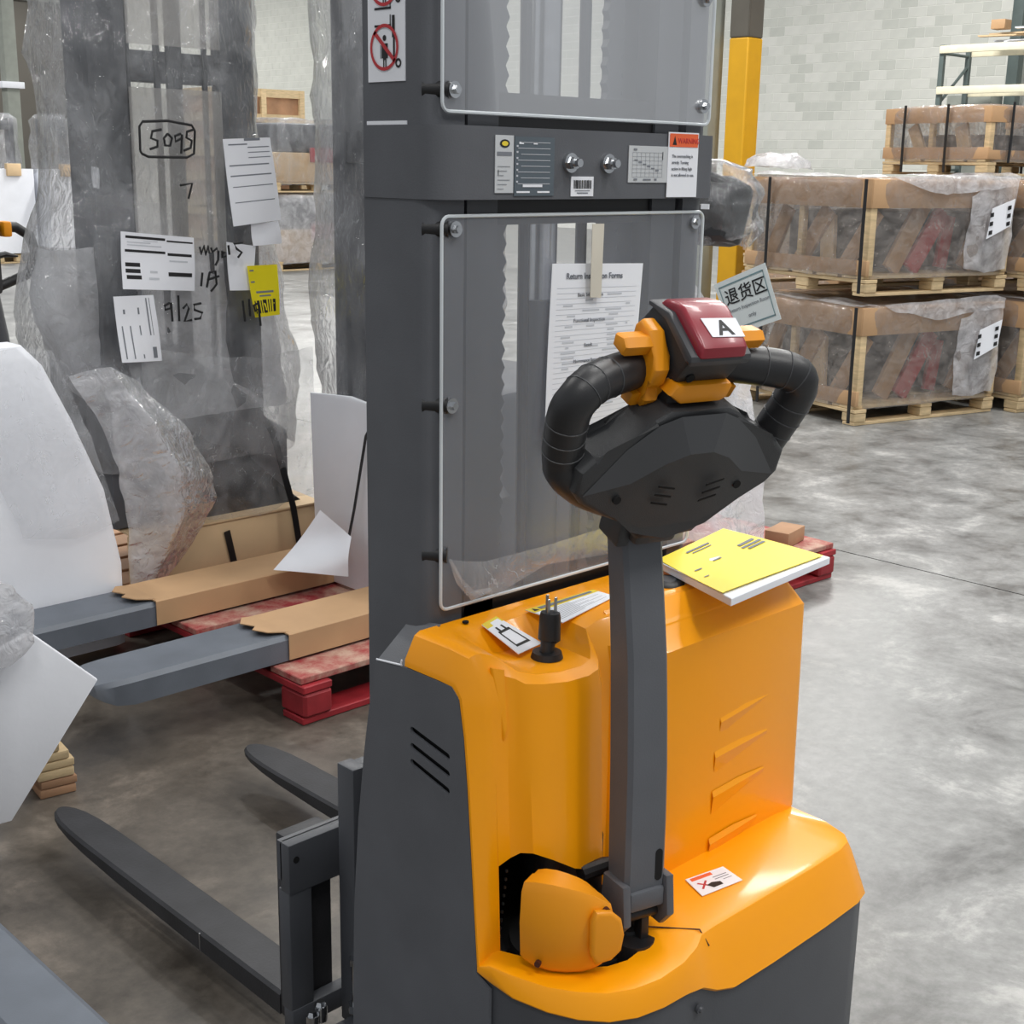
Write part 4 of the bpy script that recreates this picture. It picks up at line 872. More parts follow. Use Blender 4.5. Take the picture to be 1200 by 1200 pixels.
# ================================================================== wrapped stacker with its forks towards the front (forks along -X)
WO = (2.78, 3.42, .142)
W2 = empty('wrapped_stacker', WO, 0, 'film wrapped grey stacker with cardboard sleeves on its forks, behind the orange one', 'stacker')
def q2(mb, name, m, par=None, smooth=35): return mb.build(name, m, par if par is not None else W2, WO, smooth)
for y0, y1, xs in ((3.065, 3.265, 2.11), (3.585, 3.785, 1.98)):
    def sec(x, w, zt, zb):
        c = (y0+y1)/2; h = (y1-y0)/2*w; return [(x, c-h, zb), (x, c-h, zt-.012), (x, c-h+.012, zt), (x, c+h-.012, zt), (x, c+h, zt-.012), (x, c+h, zb)]
    b = MB(); b.loft([sec(*s) for s in ((2.75, 1, .222, .147), (1.62, 1, .222, .147), (1.57, .96, .221, .155), (1.54, .86, .218, .17), (1.525, .7, .212, .18))], closed=True, capA=True, capB=True); q2(b, 'fork', 'fork_grey')
    b = MB(); w = .006
    b.poly([(xs, y0-w, .150), (xs, y0-w, .226), (xs, y0-w+.004, .229), (xs, y1+w-.004, .229), (xs, y1+w, .226), (xs, y1+w, .150), (xs, y1+w-.003, .150), (xs, y1+w-.003, .225), (xs, y0-w+.003, .225), (xs, y0-w+.003, .150)], (2.70-xs, 0, 0))
    sl_ = q2(b, 'cardboard_sleeve', 'card', smooth=20)
    fl_ = [(xs+.02, y0+.01), (xs-.05, y0+.03), (xs-.075, y0+.07), (xs-.045, y0+.10), (xs-.07, y0+.14), (xs-.03, y1-.005), (xs+.02, y1)]
    b = MB(); b.poly([(x, y, .2255+.012*max(0, (xs+.02-x)/.09)) for x, y in fl_], (0, 0, .003)); q2(b, 'torn_flap', 'card', sl_)
b = MB(); b.poly([(2.66, 3.01, .15), (2.66, 3.68, .15), (2.64, 3.67, .80), (2.64, 3.45, .815), (2.64, 3.28, .795), (2.64, 3.01, .80)], (.014, 0, 0), bevel=.004); q2(b, 'foam_sheet', 'foam')
b = MB(); b.tube([(2.648, 3.30, .80), (2.634, 3.36, .70), (2.63, 3.42, .45), (2.60, 3.45, .235)], .007, n=6, flat=.4); q2(b, 'strap', 'strap')
b = MB(); b.tube([(2.652, 3.235, .50), (2.64, 3.25, .36), (2.60, 3.26, .24)], .006, n=6, flat=.5); q2(b, 'strap', 'strap')
sh, pt, nr = sheet('crumpled_paper', [(2.55, 3.50, .44), (2.60, 3.40, .36), (2.55, 3.36, .245), (2.40, 3.55, .25)], 'paper', sag=.03, org=WO, parent=W2, wave=.022, n=14)
for y in (3.12, 3.66):
    b = MB(); b.bx((2.79, y, .15), (2.92, y+.065, 2.2), bevel=.008); q2(b, 'mast_rail', 'grey_paint')
b = MB(); b.bx((2.80, 3.185, 1.55), (2.9, 3.66, 1.65), bevel=.004); q2(b, 'mast_crossbar', 'grey_paint')
b = MB(); b.bx((2.95, 3.06, .15), (3.50, 3.78, .85), bevel=.04); q2(b, 'body', 'grey_dark')
b = MB(); b.bx((3.48, 3.02, .15), (3.86, 3.74, .50), bevel=.05); q2(b, 'drive_cover', 'grey_dark')
b = MB(); b.tube([(3.72, 3.2, .45), (3.80, 3.2, .8), (3.95, 3.2, 1.2), (4.0, 3.2, 1.32)], .03, n=12); q2(b, 'tiller_arm', 'grey_dark')
b = MB(); b.box((4.06, 3.12, 1.40), (.16, .27, .24), Matrix.Rotation(.3, 3, 'Y'), bevel=.04); b.tube([(4.0, 3.10, 1.36), (4.02, 3.02, 1.36), (4.03, 3.02, 1.5), (4.02, 3.12, 1.53)], .02, n=10); b.tube([(4.0, 3.30, 1.36), (4.02, 3.38, 1.36), (4.03, 3.38, 1.5), (4.02, 3.28, 1.53)], .02, n=10); q2(b, 'tiller_head', 'head')
film_shell('head_film', [(1.28, 4.06, 3.12, .08, .12), (1.34, 4.06, 3.12, .13, .19), (1.45, 4.06, 3.12, .15, .20), (1.54, 4.06, 3.14, .12, .15), (1.585, 4.06, 3.15, .05, .06)], 'film', W2, WO, step=.015, n=56, amp=.045, sc=11, seed=2, pw=2.2)
b = MB(); b.box((3.90, 3.02, 1.42), (.004, .035, .018)); q2(b, 'small_label', 'paper')
film_shell('mast_film', [(2.3, 2.85, 3.43, .13, .38), (1.6, 2.85, 3.43, .13, .39), (1.2, 2.86, 3.44, .16, .40), (.8, 2.86, 3.42, .18, .37), (.5, 2.9, 3.42, .2, .36)], 'film', W2, WO, step=.05, n=48, amp=.035, sc=5, seed=4, cap=False)
drape('hanging_film', [[(3.95, 3.30, 1.18), (3.96, 3.14, 1.14), (4.02, 2.98, 1.02), (4.10, 2.93, .94)], [(3.92, 3.28, .90), (3.90, 3.12, .88), (3.95, 2.96, .82), (4.08, 2.88, .72)], [(3.88, 3.28, .55), (3.83, 3.10, .55), (3.90, 2.92, .52), (4.08, 2.82, .45)], [(3.80, 3.26, .22), (3.78, 3.06, .20), (3.86, 2.88, .20), (4.08, 2.78, .17)]], 'film_white', W2, WO, amp=.04, sc=6, seed=9)
drape('bag_film', [[(3.70, 3.22, .62), (3.72, 3.14, .64)], [(3.66, 3.24, .45), (3.70, 3.12, .46)], [(3.64, 3.25, .26), (3.70, 3.12, .24)]], 'film_thick', W2, WO, amp=.025, sc=8, seed=3)
b = MB(); b.tube([(3.80, 3.12, .47), (3.86, 3.04, .50), (3.92, 2.95, .50)], [.03, .045, .03], n=14); q2(b, 'black_motor', 'black')
b = MB(); b.cyl((3.93, 2.965, .515), (3.945, 2.94, .515), .05, n=20); q2(b, 'black_wheel', 'black')
# area sign taped on it
sg_o = (4.30, 3.16, .97)
sg = empty('area_sign', sg_o, 0, 'white printed returns area sign hanging tilted on the wrapped tiller', 'sign')
TL, TR, BR, BL = Vector((3.93, 2.986, 1.146)), Vector((3.93, 2.77, 1.238)), Vector((3.93, 2.688, 1.05)), Vector((3.93, 2.895, .97))
sgc = [TL, TR, BR, BL]
s_, pt, nr = sheet('sign_sheet', sgc, 'sign', thick=.001, org=sg_o, parent=sg)
if nr.x > 0: nr = -nr
print_on(pt, nr, sg, sg_o, 'border_line', 'sign_line', [(.07, .09, .93, .115), (.07, .885, .93, .91), (.07, .09, .085, .91), (.915, .09, .93, .91)], up=.003)
on_sheet_text('退货区', .52, .44, .062, 'ink', .0006, parent=sg, org=sg_o, pt=pt, nr=nr, lift=.003)
on_sheet_text('Return Inspection Room', .52, .60, .0185, 'ink_grey', parent=sg, org=sg_o, pt=pt, nr=nr, lift=.003); on_sheet_text('only', .52, .78, .02, 'ink_grey', parent=sg, org=sg_o, pt=pt, nr=nr, lift=.003)

# ================================================================== second wrapped stacker, seen mast on (mast along X at Y = 4)
W1O = (2.38, 4.25, .142)
W1 = empty('wrapped_stacker', W1O, 0, 'film wrapped grey stacker with papers and marker writing on its film, mast towards us', 'stacker')
def q1(mb, name, m, par=None, smooth=35): return mb.build(name, m, par if par is not None else W1, W1O, smooth)
for x0, dp in ((2.075, .16), (2.545, .06)):
    b = MB(); b.bx((x0, 4.00, .35), (x0+.135, 4.00+dp, 2.35), bevel=.01); q1(b, 'mast_rail', 'grey_paint')
for x0, w in ((2.222, .010), (2.318, .020), (2.362, .055), (2.495, .016)):
    b = MB(); b.bx((x0, 4.02, .6), (x0+w, 4.035, 2.35), bevel=.003); q1(b, 'mast_inner_rail', 'grey_dark')
b = MB(); b.bx((2.21, 4.03, 1.79), (2.545, 4.10, 1.885), bevel=.004); q1(b, 'mast_crossbar', 'grey_paint')
b = MB(); b.bx((2.21, 3.995, 1.25), (2.545, 4.0, 1.77)); q1(b, 'guard_panel', 'acrylic_milky', smooth=0)
b = MB(); b.bx((2.21, 3.995, 1.90), (2.545, 4.0, 2.3)); q1(b, 'guard_panel', 'acrylic_milky', smooth=0)
b = MB(); b.poly([(2.12, 4.02, .35), (2.80, 4.02, .35), (2.80, 4.02, .60), (2.62, 4.02, .70), (2.36, 4.02, .95), (2.12, 4.02, 1.0)], (0, .5, 0), bevel=.03); q1(b, 'body', 'grey_paint')
b = MB(); b.poly([(2.24, 3.975, .30), (2.84, 3.975, .32), (2.74, 3.975, .40), (2.60, 3.975, .52), (2.58, 3.975, .56), (2.44, 3.975, .60), (2.36, 3.975, .66), (2.30, 3.975, .60)], (0, .04, 0), bevel=.006); q1(b, 'front_apron', 'hole')
b = MB(); b.bx((2.10, 3.92, .145), (2.86, 3.975, .335), bevel=.01); q1(b, 'cardboard_box', 'card_pale')
b = MB(); b.poly([(2.10, 3.915, .335), (2.86, 3.915, .335), (2.86, 4.10, .345), (2.10, 4.10, .345)], (0, 0, .006)); q1(b, 'cardboard_flap', 'card_pale')
strap('strap', [(2.76, 3.912, .16), (2.73, 3.910, .34), (2.665, 3.93, .62), (2.655, 3.96, .66)], .028, W1, W1O, up=(0, 1, 0))
strap('strap', [(2.475, 3.912, .18), (2.45, 3.912, .30)], .028, W1, W1O, up=(0, 1, 0))
strap('strap', [(2.42, 3.955, .50), (2.39, 3.96, .64)], .022, W1, W1O, up=(0, 1, 0))
film_shell('mast_film', [(2.4, 2.34, 4.08, .385, .15), (2.0, 2.335, 4.08, .375, .14), (1.86, 2.325, 4.08, .385, .15), (1.64, 2.34, 4.08, .365, .14), (1.45, 2.335, 4.08, .385, .14), (1.27, 2.32, 4.09, .44, .16), (1.08, 2.33, 4.1, .49, .17), (.85, 2.38, 4.12, .47, .19), (.70, 2.40, 4.14, .45, .21), (.55, 2.45, 4.15, .41, .22)], 'film', W1, W1O, step=.035, n=64, amp=.028, sc=5, seed=1, cap=False)
film_shell('inner_film', [(1.27, 2.34, 4.14, .39, .12), (1.08, 2.36, 4.14, .43, .13), (.85, 2.42, 4.15, .41, .14), (.70, 2.48, 4.15, .36, .16)], 'film_white', W1, W1O, step=.04, n=48, amp=.03, sc=6, seed=7, cap=False)
drape('apron_film', [[(2.10, 3.93, .98), (2.35, 3.90, .92), (2.60, 3.90, .90), (2.84, 3.93, .92)], [(2.16, 3.92, .78), (2.36, 3.89, .74), (2.60, 3.90, .72), (2.84, 3.92, .70)], [(2.22, 3.91, .55), (2.42, 3.90, .52), (2.62, 3.91, .48), (2.84, 3.93, .45)], [(2.30, 3.905, .36), (2.50, 3.91, .34), (2.66, 3.91, .35), (2.84, 3.93, .37)]], 'film_strip', W1, W1O, amp=.02, sc=6, seed=6)
drape('film_bundle', [[(1.90, 3.90, .90), (2.02, 3.86, .92), (2.14, 3.90, .86)], [(1.98, 3.88, .74), (2.12, 3.80, .74), (2.30, 3.86, .68)], [(2.04, 3.87, .58), (2.20, 3.78, .56), (2.375, 3.86, .52)], [(2.05, 3.87, .42), (2.20, 3.79, .42), (2.385, 3.865, .44)], [(2.06, 3.88, .30), (2.16, 3.83, .29), (2.29, 3.87, .30)], [(2.07, 3.89, .17), (2.11, 3.87, .165), (2.17, 3.885, .17)]], 'film_thick', W1, W1O, amp=.012, sc=7, seed=12, sub=8)
drape('film_bundle', [[(2.02, 3.895, .84), (2.10, 3.88, .84), (2.14, 3.90, .82)], [(2.06, 3.885, .55), (2.18, 3.83, .52), (2.33, 3.88, .50)], [(2.08, 3.89, .20), (2.12, 3.87, .20), (2.20, 3.89, .22)]], 'film_thick', W1, W1O, amp=.015, sc=7, seed=14, sub=10)
fy = 3.905
def paper1(name, pts, m='paper', y=fy, lab=None, par=W1):
    s_, pt, nr = sheet(name, [(x, y, z) for x, z in pts], m, org=W1O, parent=par, wave=.003, sag=.004)
    if nr.y > 0: nr = -nr
    if lab: s_['label'] = lab
    return s_, pt, nr
s_, pt, nr = paper1('shipping_paper', [(2.486, 1.618), (2.669, 1.628), (2.708, 1.358), (2.513, 1.339)], lab='white shipping paper with ruled lines')
print_on(pt, nr, s_, W1O, 'printed_line', 'ink_grey', [(.08, .30, .9, .315), (.08, .42, .92, .435), (.1, .55, .92, .56), (.1, .73, .92, .74), (.1, .06, .5, .075), (.5, .1, .95, .112), (.5, .16, .95, .17), (.5, .22, .95, .23), (.44, .0, .78, .03)])
paper1('folded_paper', [(2.587, 1.346), (2.697, 1.353), (2.712, 1.278), (2.591, 1.273)], y=fy+.005)
s_, pt, nr = paper1('delivery_label', [(2.105, 1.332), (2.363, 1.306), (2.360, 1.135), (2.100, 1.154)], lab='wide white delivery label with black headed boxes')
print_on(pt, nr, s_, W1O, 'printed_bar', 'ink', [(.06, .06, .60, .105), (.62, .09, .98, .12), (.05, .30, .60, .345), (.63, .32, .96, .37), (.05, .53, .25, .60), (.05, .64, .25, .71), (.06, .75, .26, .82), (.63, .67, .96, .745)])
print_on(pt, nr, s_, W1O, 'printed_word', 'ink_lite', [(.08, .16, .4, .18), (.08, .21, .55, .23), (.65, .45, .9, .48), (.38, .66, .48, .7), (.36, .78, .5, .82), (.3, .13, .5, .14)])
s_, pt, nr = paper1('packing_slip', [(2.067, 1.132), (2.207, 1.130), (2.229, .916), (2.083, .923)], lab='smaller white slip turned sideways with upright lines')
print_on(pt, nr, s_, W1O, 'printed_line', 'ink_grey', [(.12, .45, .15, .95), (.32, .45, .35, .95), (.55, .45, .58, .95), (.78, .04, .81, .6), (.86, .04, .875, .6), (.2, .2, .25, .27), (.56, .18, .6, .28), (.80, .78, .9, .95)])
paper1('white_backing', [(2.491, 1.289), (2.605, 1.272), (2.585, 1.125), (2.495, 1.129)], 'paper', y=fy+.008)
s_, pt, nr = paper1('yellow_sticker', [(2.561, 1.208), (2.682, 1.209), (2.690, 1.037), (2.585, 1.034)], 'yellow_sticker', y=fy-.003, lab='bright yellow barcode sticker')
print_on(pt, nr, s_, W1O, 'barcode', 'ink', [(.08, .68, .12, .93), (.16, .68, .26, .93), (.30, .68, .34, .93), (.38, .67, .52, .93), (.57, .67, .61, .92), (.66, .67, .7, .92), (.75, .67, .85, .92)])
print_on(pt, nr, s_, W1O, 'printed_word', 'ink_grey', [(.06, .08, .2, .11), (.06, .3, .2, .33), (.2, .5, .8, .54), (.3, .58, .7, .61)])
paper1('small_tag', [(2.067, 1.527), (2.092, 1.522), (2.091, 1.458), (2.068, 1.463)], 'paper', y=4.0-.003)
for s in STROKES:
    b = MB(); b.tube([(x, fy-.022, z) for x, z in s], .0042, n=6); q1(b, 'marker_writing', 'ink')

# foam wrapped machine at the far left of it
FO = (1.75, 3.86, .03)
FW = empty('foam_wrapped_load', FO, 0, 'tall load wrapped in white foam sheet left of the wrapped mast', 'load')
b = MB()
secs = []
for z, x0, x1, y in ((.03, 1.36, 2.0, 3.80), (.30, 1.36, 2.0, 3.795), (.55, 1.36, 1.955, 3.795), (.78, 1.36, 1.865, 3.80), (.95, 1.37, 1.79, 3.81), (1.01, 1.40, 1.74, 3.83)):
    secs.append([(x0, y, z), (x1-.04, y, z), (x1-.01, y+.012, z), (x1, y+.04, z), (x1, y+.13, z), (x0, y+.13, z)])
b.loft(secs, closed=True, capA=True, capB=True); b.build('foam_sheet', 'foam', FW, FO, 50)
drape('loose_film', [[(1.56, 3.785, 1.0), (1.70, 3.775, 1.02), (1.80, 3.785, 1.0)], [(1.58, 3.775, .7), (1.74, 3.765, .7), (1.9, 3.78, .72)], [(1.66, 3.775, .45), (1.82, 3.765, .42), (1.98, 3.78, .45)]], 'film_strip', FW, FO, amp=.012, sc=6, seed=21)

# leaning white board, film bundle and timber at the left edge
LO = (1.30, 2.95, 0)
pl_ = empty('timber_bearer_stack', (1.36, 2.99, 0), -.15, 'short stack of pale timber bearers under the white board', 'timber')
for k, (z0, z1, dx, w, m_) in enumerate(((0, .024, 0, .09, 'wood_old'), (.024, .046, .004, .09, 'wood_old'), (.046, .072, -.002, .09, 'wood'), (.072, .094, .0, .15, 'wood'), (.094, .118, -.012, .14, 'wood'), (.118, .235, -.035, .12, 'wood'))):
    b = MB(); b.box((.04+dx-w/2, .05, (z0+z1)/2), (w, .11, z1-z0-.002), bevel=.003); b.build('bearer', m_, pl_)
lb = empty('white_board', (1.25, 2.85, 0), 0, 'white foam board leaning at a slant on pale timber, lower left', 'board')
bd = [Vector((1.417, 2.862, .33)), Vector((1.175, 2.850, .045)), Vector((1.08, 2.85, .05)), Vector((.98, 2.86, .42)), Vector((1.18, 2.868, .455)), Vector((1.262, 2.87, .485))]
b = MB(); b.poly(bd, (.0, .012, .004), bevel=.003); b.build('board_sheet', 'foam', lb, (1.25, 2.85, 0))
film_shell('film_bundle', [(.445, 1.10, 2.825, .09, .025), (.48, 1.10, 2.825, .145, .03), (.55, 1.10, 2.825, .155, .035), (.62, 1.09, 2.825, .125, .03), (.67, 1.06, 2.825, .06, .02)], 'film_thick', lb, (1.25, 2.85, 0), step=.015, n=44, amp=.012, sc=10, seed=31, pw=2.3)

b = MB(); b.bx((.50, 2.98, .02), (1.05, 3.35, .56), bevel=.03); b.build('load_body', 'foam', lb, (1.25, 2.85, 0))

# fork of a neighbouring truck at the lower left corner
NF = (.88, 2.3, 0)
nf = empty('neighbouring_truck', NF, 0, 'grey fork leg of a neighbouring truck at the lower left corner', 'truck')
def sec4(v, w, zt, zb):
    c, h = .865, .075*w; return [(c-h, v, zb), (c-h, v, zt-.012), (c-h+.014, v, zt), (c+h-.014, v, zt), (c+h, v, zt-.012), (c+h, v, zb)]
b = MB(); b.loft([sec4(*s) for s in ((1.2, 1, .10, .03), (2.75, 1, .10, .03), (2.85, .9, .098, .04), (2.92, .7, .09, .05))], closed=True, capA=True, capB=True); b.build('fork_leg', 'fork_grey', nf, NF, 40)
b = MB(); b.cyl((.80, 2.65, .035), (.93, 2.65, .035), .035, n=20); b.build('fork_roller', 'black', nf, NF)

# ================================================================== far left truck with black handle
HO2 = (2.36, 5.3, 0)
h2 = empty('hand_truck', HO2, 0, 'dark truck with black loop handle at the left edge', 'truck')
def q5(mb, name, m): return mb.build(name, m, h2, HO2)
b = MB(); b.tube([(2.29, 5.3, 1.285), (2.40, 5.3, 1.28), (2.455, 5.3, 1.245), (2.475, 5.3, 1.18), (2.44, 5.3, 1.095), (2.30, 5.3, 1.045)], .021, n=12); q5(b, 'loop_handle', 'black')
b = MB(); b.tube([(2.29, 5.3, 1.165), (2.35, 5.3, 1.175), (2.40, 5.3, 1.165)], [.014, .012, .004], n=8); q5(b, 'trigger', 'black')
b = MB(); b.box((2.26, 5.3, 1.18), (.11, .10, .32), bevel=.02); q5(b, 'handle_head', 'head')
b = MB(); b.box((2.345, 5.28, 1.275), (.035, .07, .06), bevel=.008); q5(b, 'butterfly_switch', 'orange_plastic')
b = MB(); b.tube([(2.26, 5.3, 1.05), (2.29, 5.3, .85), (2.32, 5.3, .5), (2.33, 5.3, .2)], .045, n=12); q5(b, 'tiller_arm', 'grey_dark')
b = MB(); b.box((2.25, 5.3, .12), (.35, .5, .24), bevel=.03); q5(b, 'body', 'grey_dark')
# ================================================================== right: stacks of crated hand trucks
def crate(c, rz, z0, Lx, Ly, h, label, group, seed, detail=True, film_m='film_crate', third=False):
    random.seed(seed)
    root = empty('wrapped_crate', (c[0], c[1], z0), rz, label, 'crate', group)
    O = (0, 0, 0); ph = .125
    pallet('', O, 0, Lx, Ly, ph, 'wood', '', parent=root, org=(0, 0, 0), nb=5)
    def bd(name, a, b_, m, bev=.003):
        q = MB(); q.bx(a, b_, bevel=bev); return q.build(name, m, root)
    X, Y = Lx/2, Ly/2
    for x in (-X+.03, X-.03):
        for y in (-Y+.03, Y-.03): bd('corner_post', (x-.025, y-.025, ph), (x+.025, y+.025, h-.02), 'wood')
    bd('middle_post', (-X+.01, .03, ph), (-X+.05, .075, h-.03), 'wood'); bd('middle_post', (.0, -Y+.01, ph), (.04, -Y+.05, h-.03), 'wood') if third else None
    bd('top_sheet', (-X, -Y, h-.012), (X, Y, h), 'card', .002)
    t = .17 if not third else .12
    bd('cardboard_band', (-X-.004, -Y, h-t), (-X+.004, Y, h-.003), 'card', .001); bd('cardboard_band', (-X, -Y-.004, h-t), (X, -Y+.004, h-.003), 'card', .001)
    bd('lower_rail', (-X-.004, -Y, ph), (-X+.02, Y, ph+.09), 'card', .001)
    if third: bd('lower_rail', (-X, -Y-.004, ph), (X, -Y+.02, ph+.07), 'card', .001)
    bd('dark_body', (-X+.28, -Y+.30, ph+.02), (X-.05, Y-.1, h-.2), 'grey_dark', .03)
    def slant(name, p, q, w, m, d=.03):
        p, q = Vector(p), Vector(q); dd = (q-p).normalized(); side = Vector((0, 1, 0)) if abs(p.x+X) < .3 and abs(dd.x) < .2 else Vector((1, 0, 0)); nrm = dd.cross(side).normalized(); n2 = dd.cross(nrm).normalized()
        b = MB(); b.poly([p-n2*w/2, p+n2*w/2, q+n2*w/2, q-n2*w/2], nrm*d, bevel=.004); return b.build(name, m, root)
    top = h-t-.02
    if not third:
        slant('cardboard_sleeve', (-X+.10, .12, ph+.05), (-X+.14, -.08, top), .12, 'card'); slant('cardboard_sleeve', (-X+.12, -.12, ph+.05), (-X+.16, -.06, top-.05), .12, 'card_pale'); slant('cardboard_sleeve', (-X+.10, -.30, ph+.05), (-X+.14, -.50, top), .11, 'card'); slant('cardboard_sleeve', (-X+.10, .42, ph+.05), (-X+.14, .30, top), .11, 'card')
        slant('cardboard_sleeve', (-X+.35, -Y+.14, ph+.02), (-X+.62, -Y+.16, top+.05), .13, 'card'); slant('red_fork', (-X+.50, -Y+.12, ph+.02), (-X+.78, -Y+.15, top), .12, 'red_steel'); slant('red_fork', (-X+.85, -Y+.2, ph+.02), (-X+.92, -Y+.22, ph+.35), .10, 'red_steel')
        slant('cardboard_sleeve', (X-.25, -Y+.14, ph+.02), (X-.05, -Y+.16, top), .13, 'card')
    else:
        slant('cardboard_sleeve', (-X+.10, .2, ph+.03), (-X+.14, .36, top), .10, 'card_pale'); slant('cardboard_sleeve', (-X+.10, -.25, ph+.03), (-X+.14, -.15, top), .12, 'card_pale')
    # film: cover skirt crumpled round the crate
    keys = [(ph-.02, 0, 0, X+.012, Y+.012), (h*.5, 0, 0, X+.016, Y+.016), (h-.03, 0, 0, X+.016, Y+.016), (h+.012, 0, 0, X+.004, Y+.004)]
    film_shell('stretch_film', keys, film_m, root, (0, 0, 0), step=.06, n=72, amp=.014, sc=5, seed=seed*3.1, pw=9)
    # white gathered film along the top edge and the hanging corner
    if detail:
        drape('top_film', [[(-X-.02, Y, h+.012), (-X-.02, 0, h+.012), (-X-.02, -Y, h+.012)], [(-X+.12, Y, h+.03), (-X+.12, 0, h+.028), (-X+.12, -Y, h+.02)]], 'film_thick', root, (0, 0, 0), amp=.02, sc=4, seed=seed)
        drape('corner_film', [[(-X+.15, -Y-.02, h+.015), (-X+.6, -Y-.02, h+.04), (X-.1, -Y-.02, h+.045), (X+.0, -Y-.02, h+.02)], [(-X+.25, -Y-.03, h-.02), (-X+.6, -Y-.03, h-.09), (X-.35, -Y-.03, h-.06), (X-.02, -Y-.03, h-.04)]], 'film_thick', root, (0, 0, 0), amp=.018, sc=5, seed=seed+5)
        drape('side_film', [[(X-.42, -Y-.024, h-.10), (X-.25, -Y-.028, h-.04), (X-.02, -Y-.02, h-.02)], [(X-.44, -Y-.024, h*.55), (X-.25, -Y-.03, h*.5), (X-.03, -Y-.02, h*.5)], [(X-.44, -Y-.022, ph+.02), (X-.25, -Y-.03, ph), (X-.06, -Y-.02, ph+.02)]], 'film_thick', root, (0, 0, 0), amp=.02, sc=5, seed=seed+8)
        b = MB(); b.poly([(X-.30, -Y-.062, h-.36), (X-.09, -Y-.062, h-.28), (X-.06, -Y-.055, h-.11), (X-.26, -Y-.055, h-.17)], (0, .002, 0)); lb_ = b.build('handling_label', 'paper', root, smooth=0)
        b = MB()
        for i in range(3):
            for x, zz in ((X-.27, h-.32+.055*i), (X-.115, h-.265+.05*i)): b.face([(x-.016, -Y-.0645, zz-.016), (x+.016, -Y-.0645, zz-.010), (x+.016, -Y-.0645, zz+.016), (x-.016, -Y-.0645, zz+.010)])
        o = b.build('handling_pictogram', 'ink', lb_, smooth=0, clean=False); o['kind'] = 'stuff'
    return root
def straps_on(root, X, Y, h, ph, ys=(), xs=(), corner=True, w=.03):
    for y in ys: strap('strap', [(-X-.035, y, ph-.10), (-X-.04, y, h*.5), (-X-.04, y, h+.02)], w, root, (0, 0, 0), up=(1, 0, 0))
    for x in xs: strap('strap', [(x, -Y-.035, ph-.02), (x, -Y-.04, h*.5), (x, -Y-.04, h+.03)], w, root, (0, 0, 0), up=(0, 1, 0))
rz = -.25; cR, sR = math.cos(rz), math.sin(rz)
def local(p0, x, y): return (p0[0]+cR*x-sR*y, p0[1]+sR*x+cR*y)
corner = (7.33, 4.42); Lx, Ly = 1.25, 1.15
cc = local(corner, Lx/2, Ly/2)
g = 'crated hand trucks stacked on the right'
lo = crate(cc, rz, 0, Lx, Ly, .735, 'lower film wrapped crate of the stack beside the yellow pole', g, 3)
straps_on(lo, Lx/2, Ly/2, .72, .12, ys=(.32, -Ly/2+.02))
up_ = crate(cc, rz, .805, Lx, Ly, .70, 'upper film wrapped crate of the stack beside the yellow pole', g, 4)
straps_on(up_, Lx/2, Ly/2, .68, .12, ys=(.32, -Ly/2+.02))
c2 = local(corner, Lx*1.5+.10, Ly/2-.12)
c_lo = crate(c2, rz, 0, Lx, Ly, .735, 'lower film wrapped crate at the right edge of the picture', g, 5)
c_up = crate(c2, rz, .805, Lx, Ly, .70, 'upper film wrapped crate at the right edge of the picture', g, 6)
for k, off in enumerate((.75, 2.18, 3.62)):
    c3 = local(corner, off+.9, Ly*1.5+.12)
    for lv in range(2 if k == 0 else 3):
        z0 = (0, .805, 1.53)[lv]; hh = (.77, .68, .52)[lv]
        cr_ = crate(c3, rz, z0, 1.28, 1.1, hh, ['bottom', 'middle', 'topmost'][lv]+' wrapped crate of the back row, '+['nearest the yellow pole', 'second along from the yellow pole', 'farthest along from the yellow pole'][k], 'crates of the back row', 20+k*3+lv, detail=False, third=lv == 2)
        if lv == 2: straps_on(cr_, .64, .55, .52, .12, ys=(.3, -.15), xs=(-.45, .0, .45, .55))
c4 = local(corner, .2, Ly*1.2)
# small film lumps and boxes on top of the front stack
o = film_shell('film_lump', [(1.565, 7.95, 5.55, .25, .18), (1.60, 7.95, 5.55, .24, .16), (1.66, 7.97, 5.55, .1, .07)], 'film_thick', None, (0, 0, 0), step=.02, n=30, amp=.05, sc=6, seed=15, pw=2.2); tag(o, 'crumpled clump of film on top of the stacked crates', 'film')
# yellow and dark column
CO = (9.2, 6.80, 0)
colm = empty('steel_column', CO, 0, 'square steel column painted yellow below and dark above', 'column')
for nm, z0, z1, m in (('yellow_lower_part', 0, 2.56, 'pole_yellow'), ('dark_upper_part', 2.56, 7.5, 'pole_dark')):
    b = MB(); b.box((0, 0, (z0+z1)/2), (.19, .19, z1-z0), bevel=.012); b.build(nm, m, colm, smooth=20)
PO = (9.1, 7.05, 0)  # narrow light grey box standing just left of the yellow column
b = MB(); b.box((0, 0, 3.75), (.16, .10, 7.5), bevel=.01); o = b.build('grey_upright', 'pole_grey', None); o.location = PO; tag(o, 'light grey square upright beside the yellow column', 'pipe')
# left column
b = MB(); LC = (14.0, 30.64, 0)
lc = empty('steel_column', LC, 0, 'grey green square column at the far left by the dark wall', 'column')
b.box((0, 0, 4.25), (.30, .30, 8.5), bevel=.02); b.build('shaft', 'pole_grey', lc)
b = MB(); b.box((-.02, -.02, 3.12), (.52, .40, .14), bevel=.01); b.build('clamp_box', 'paper', lc)
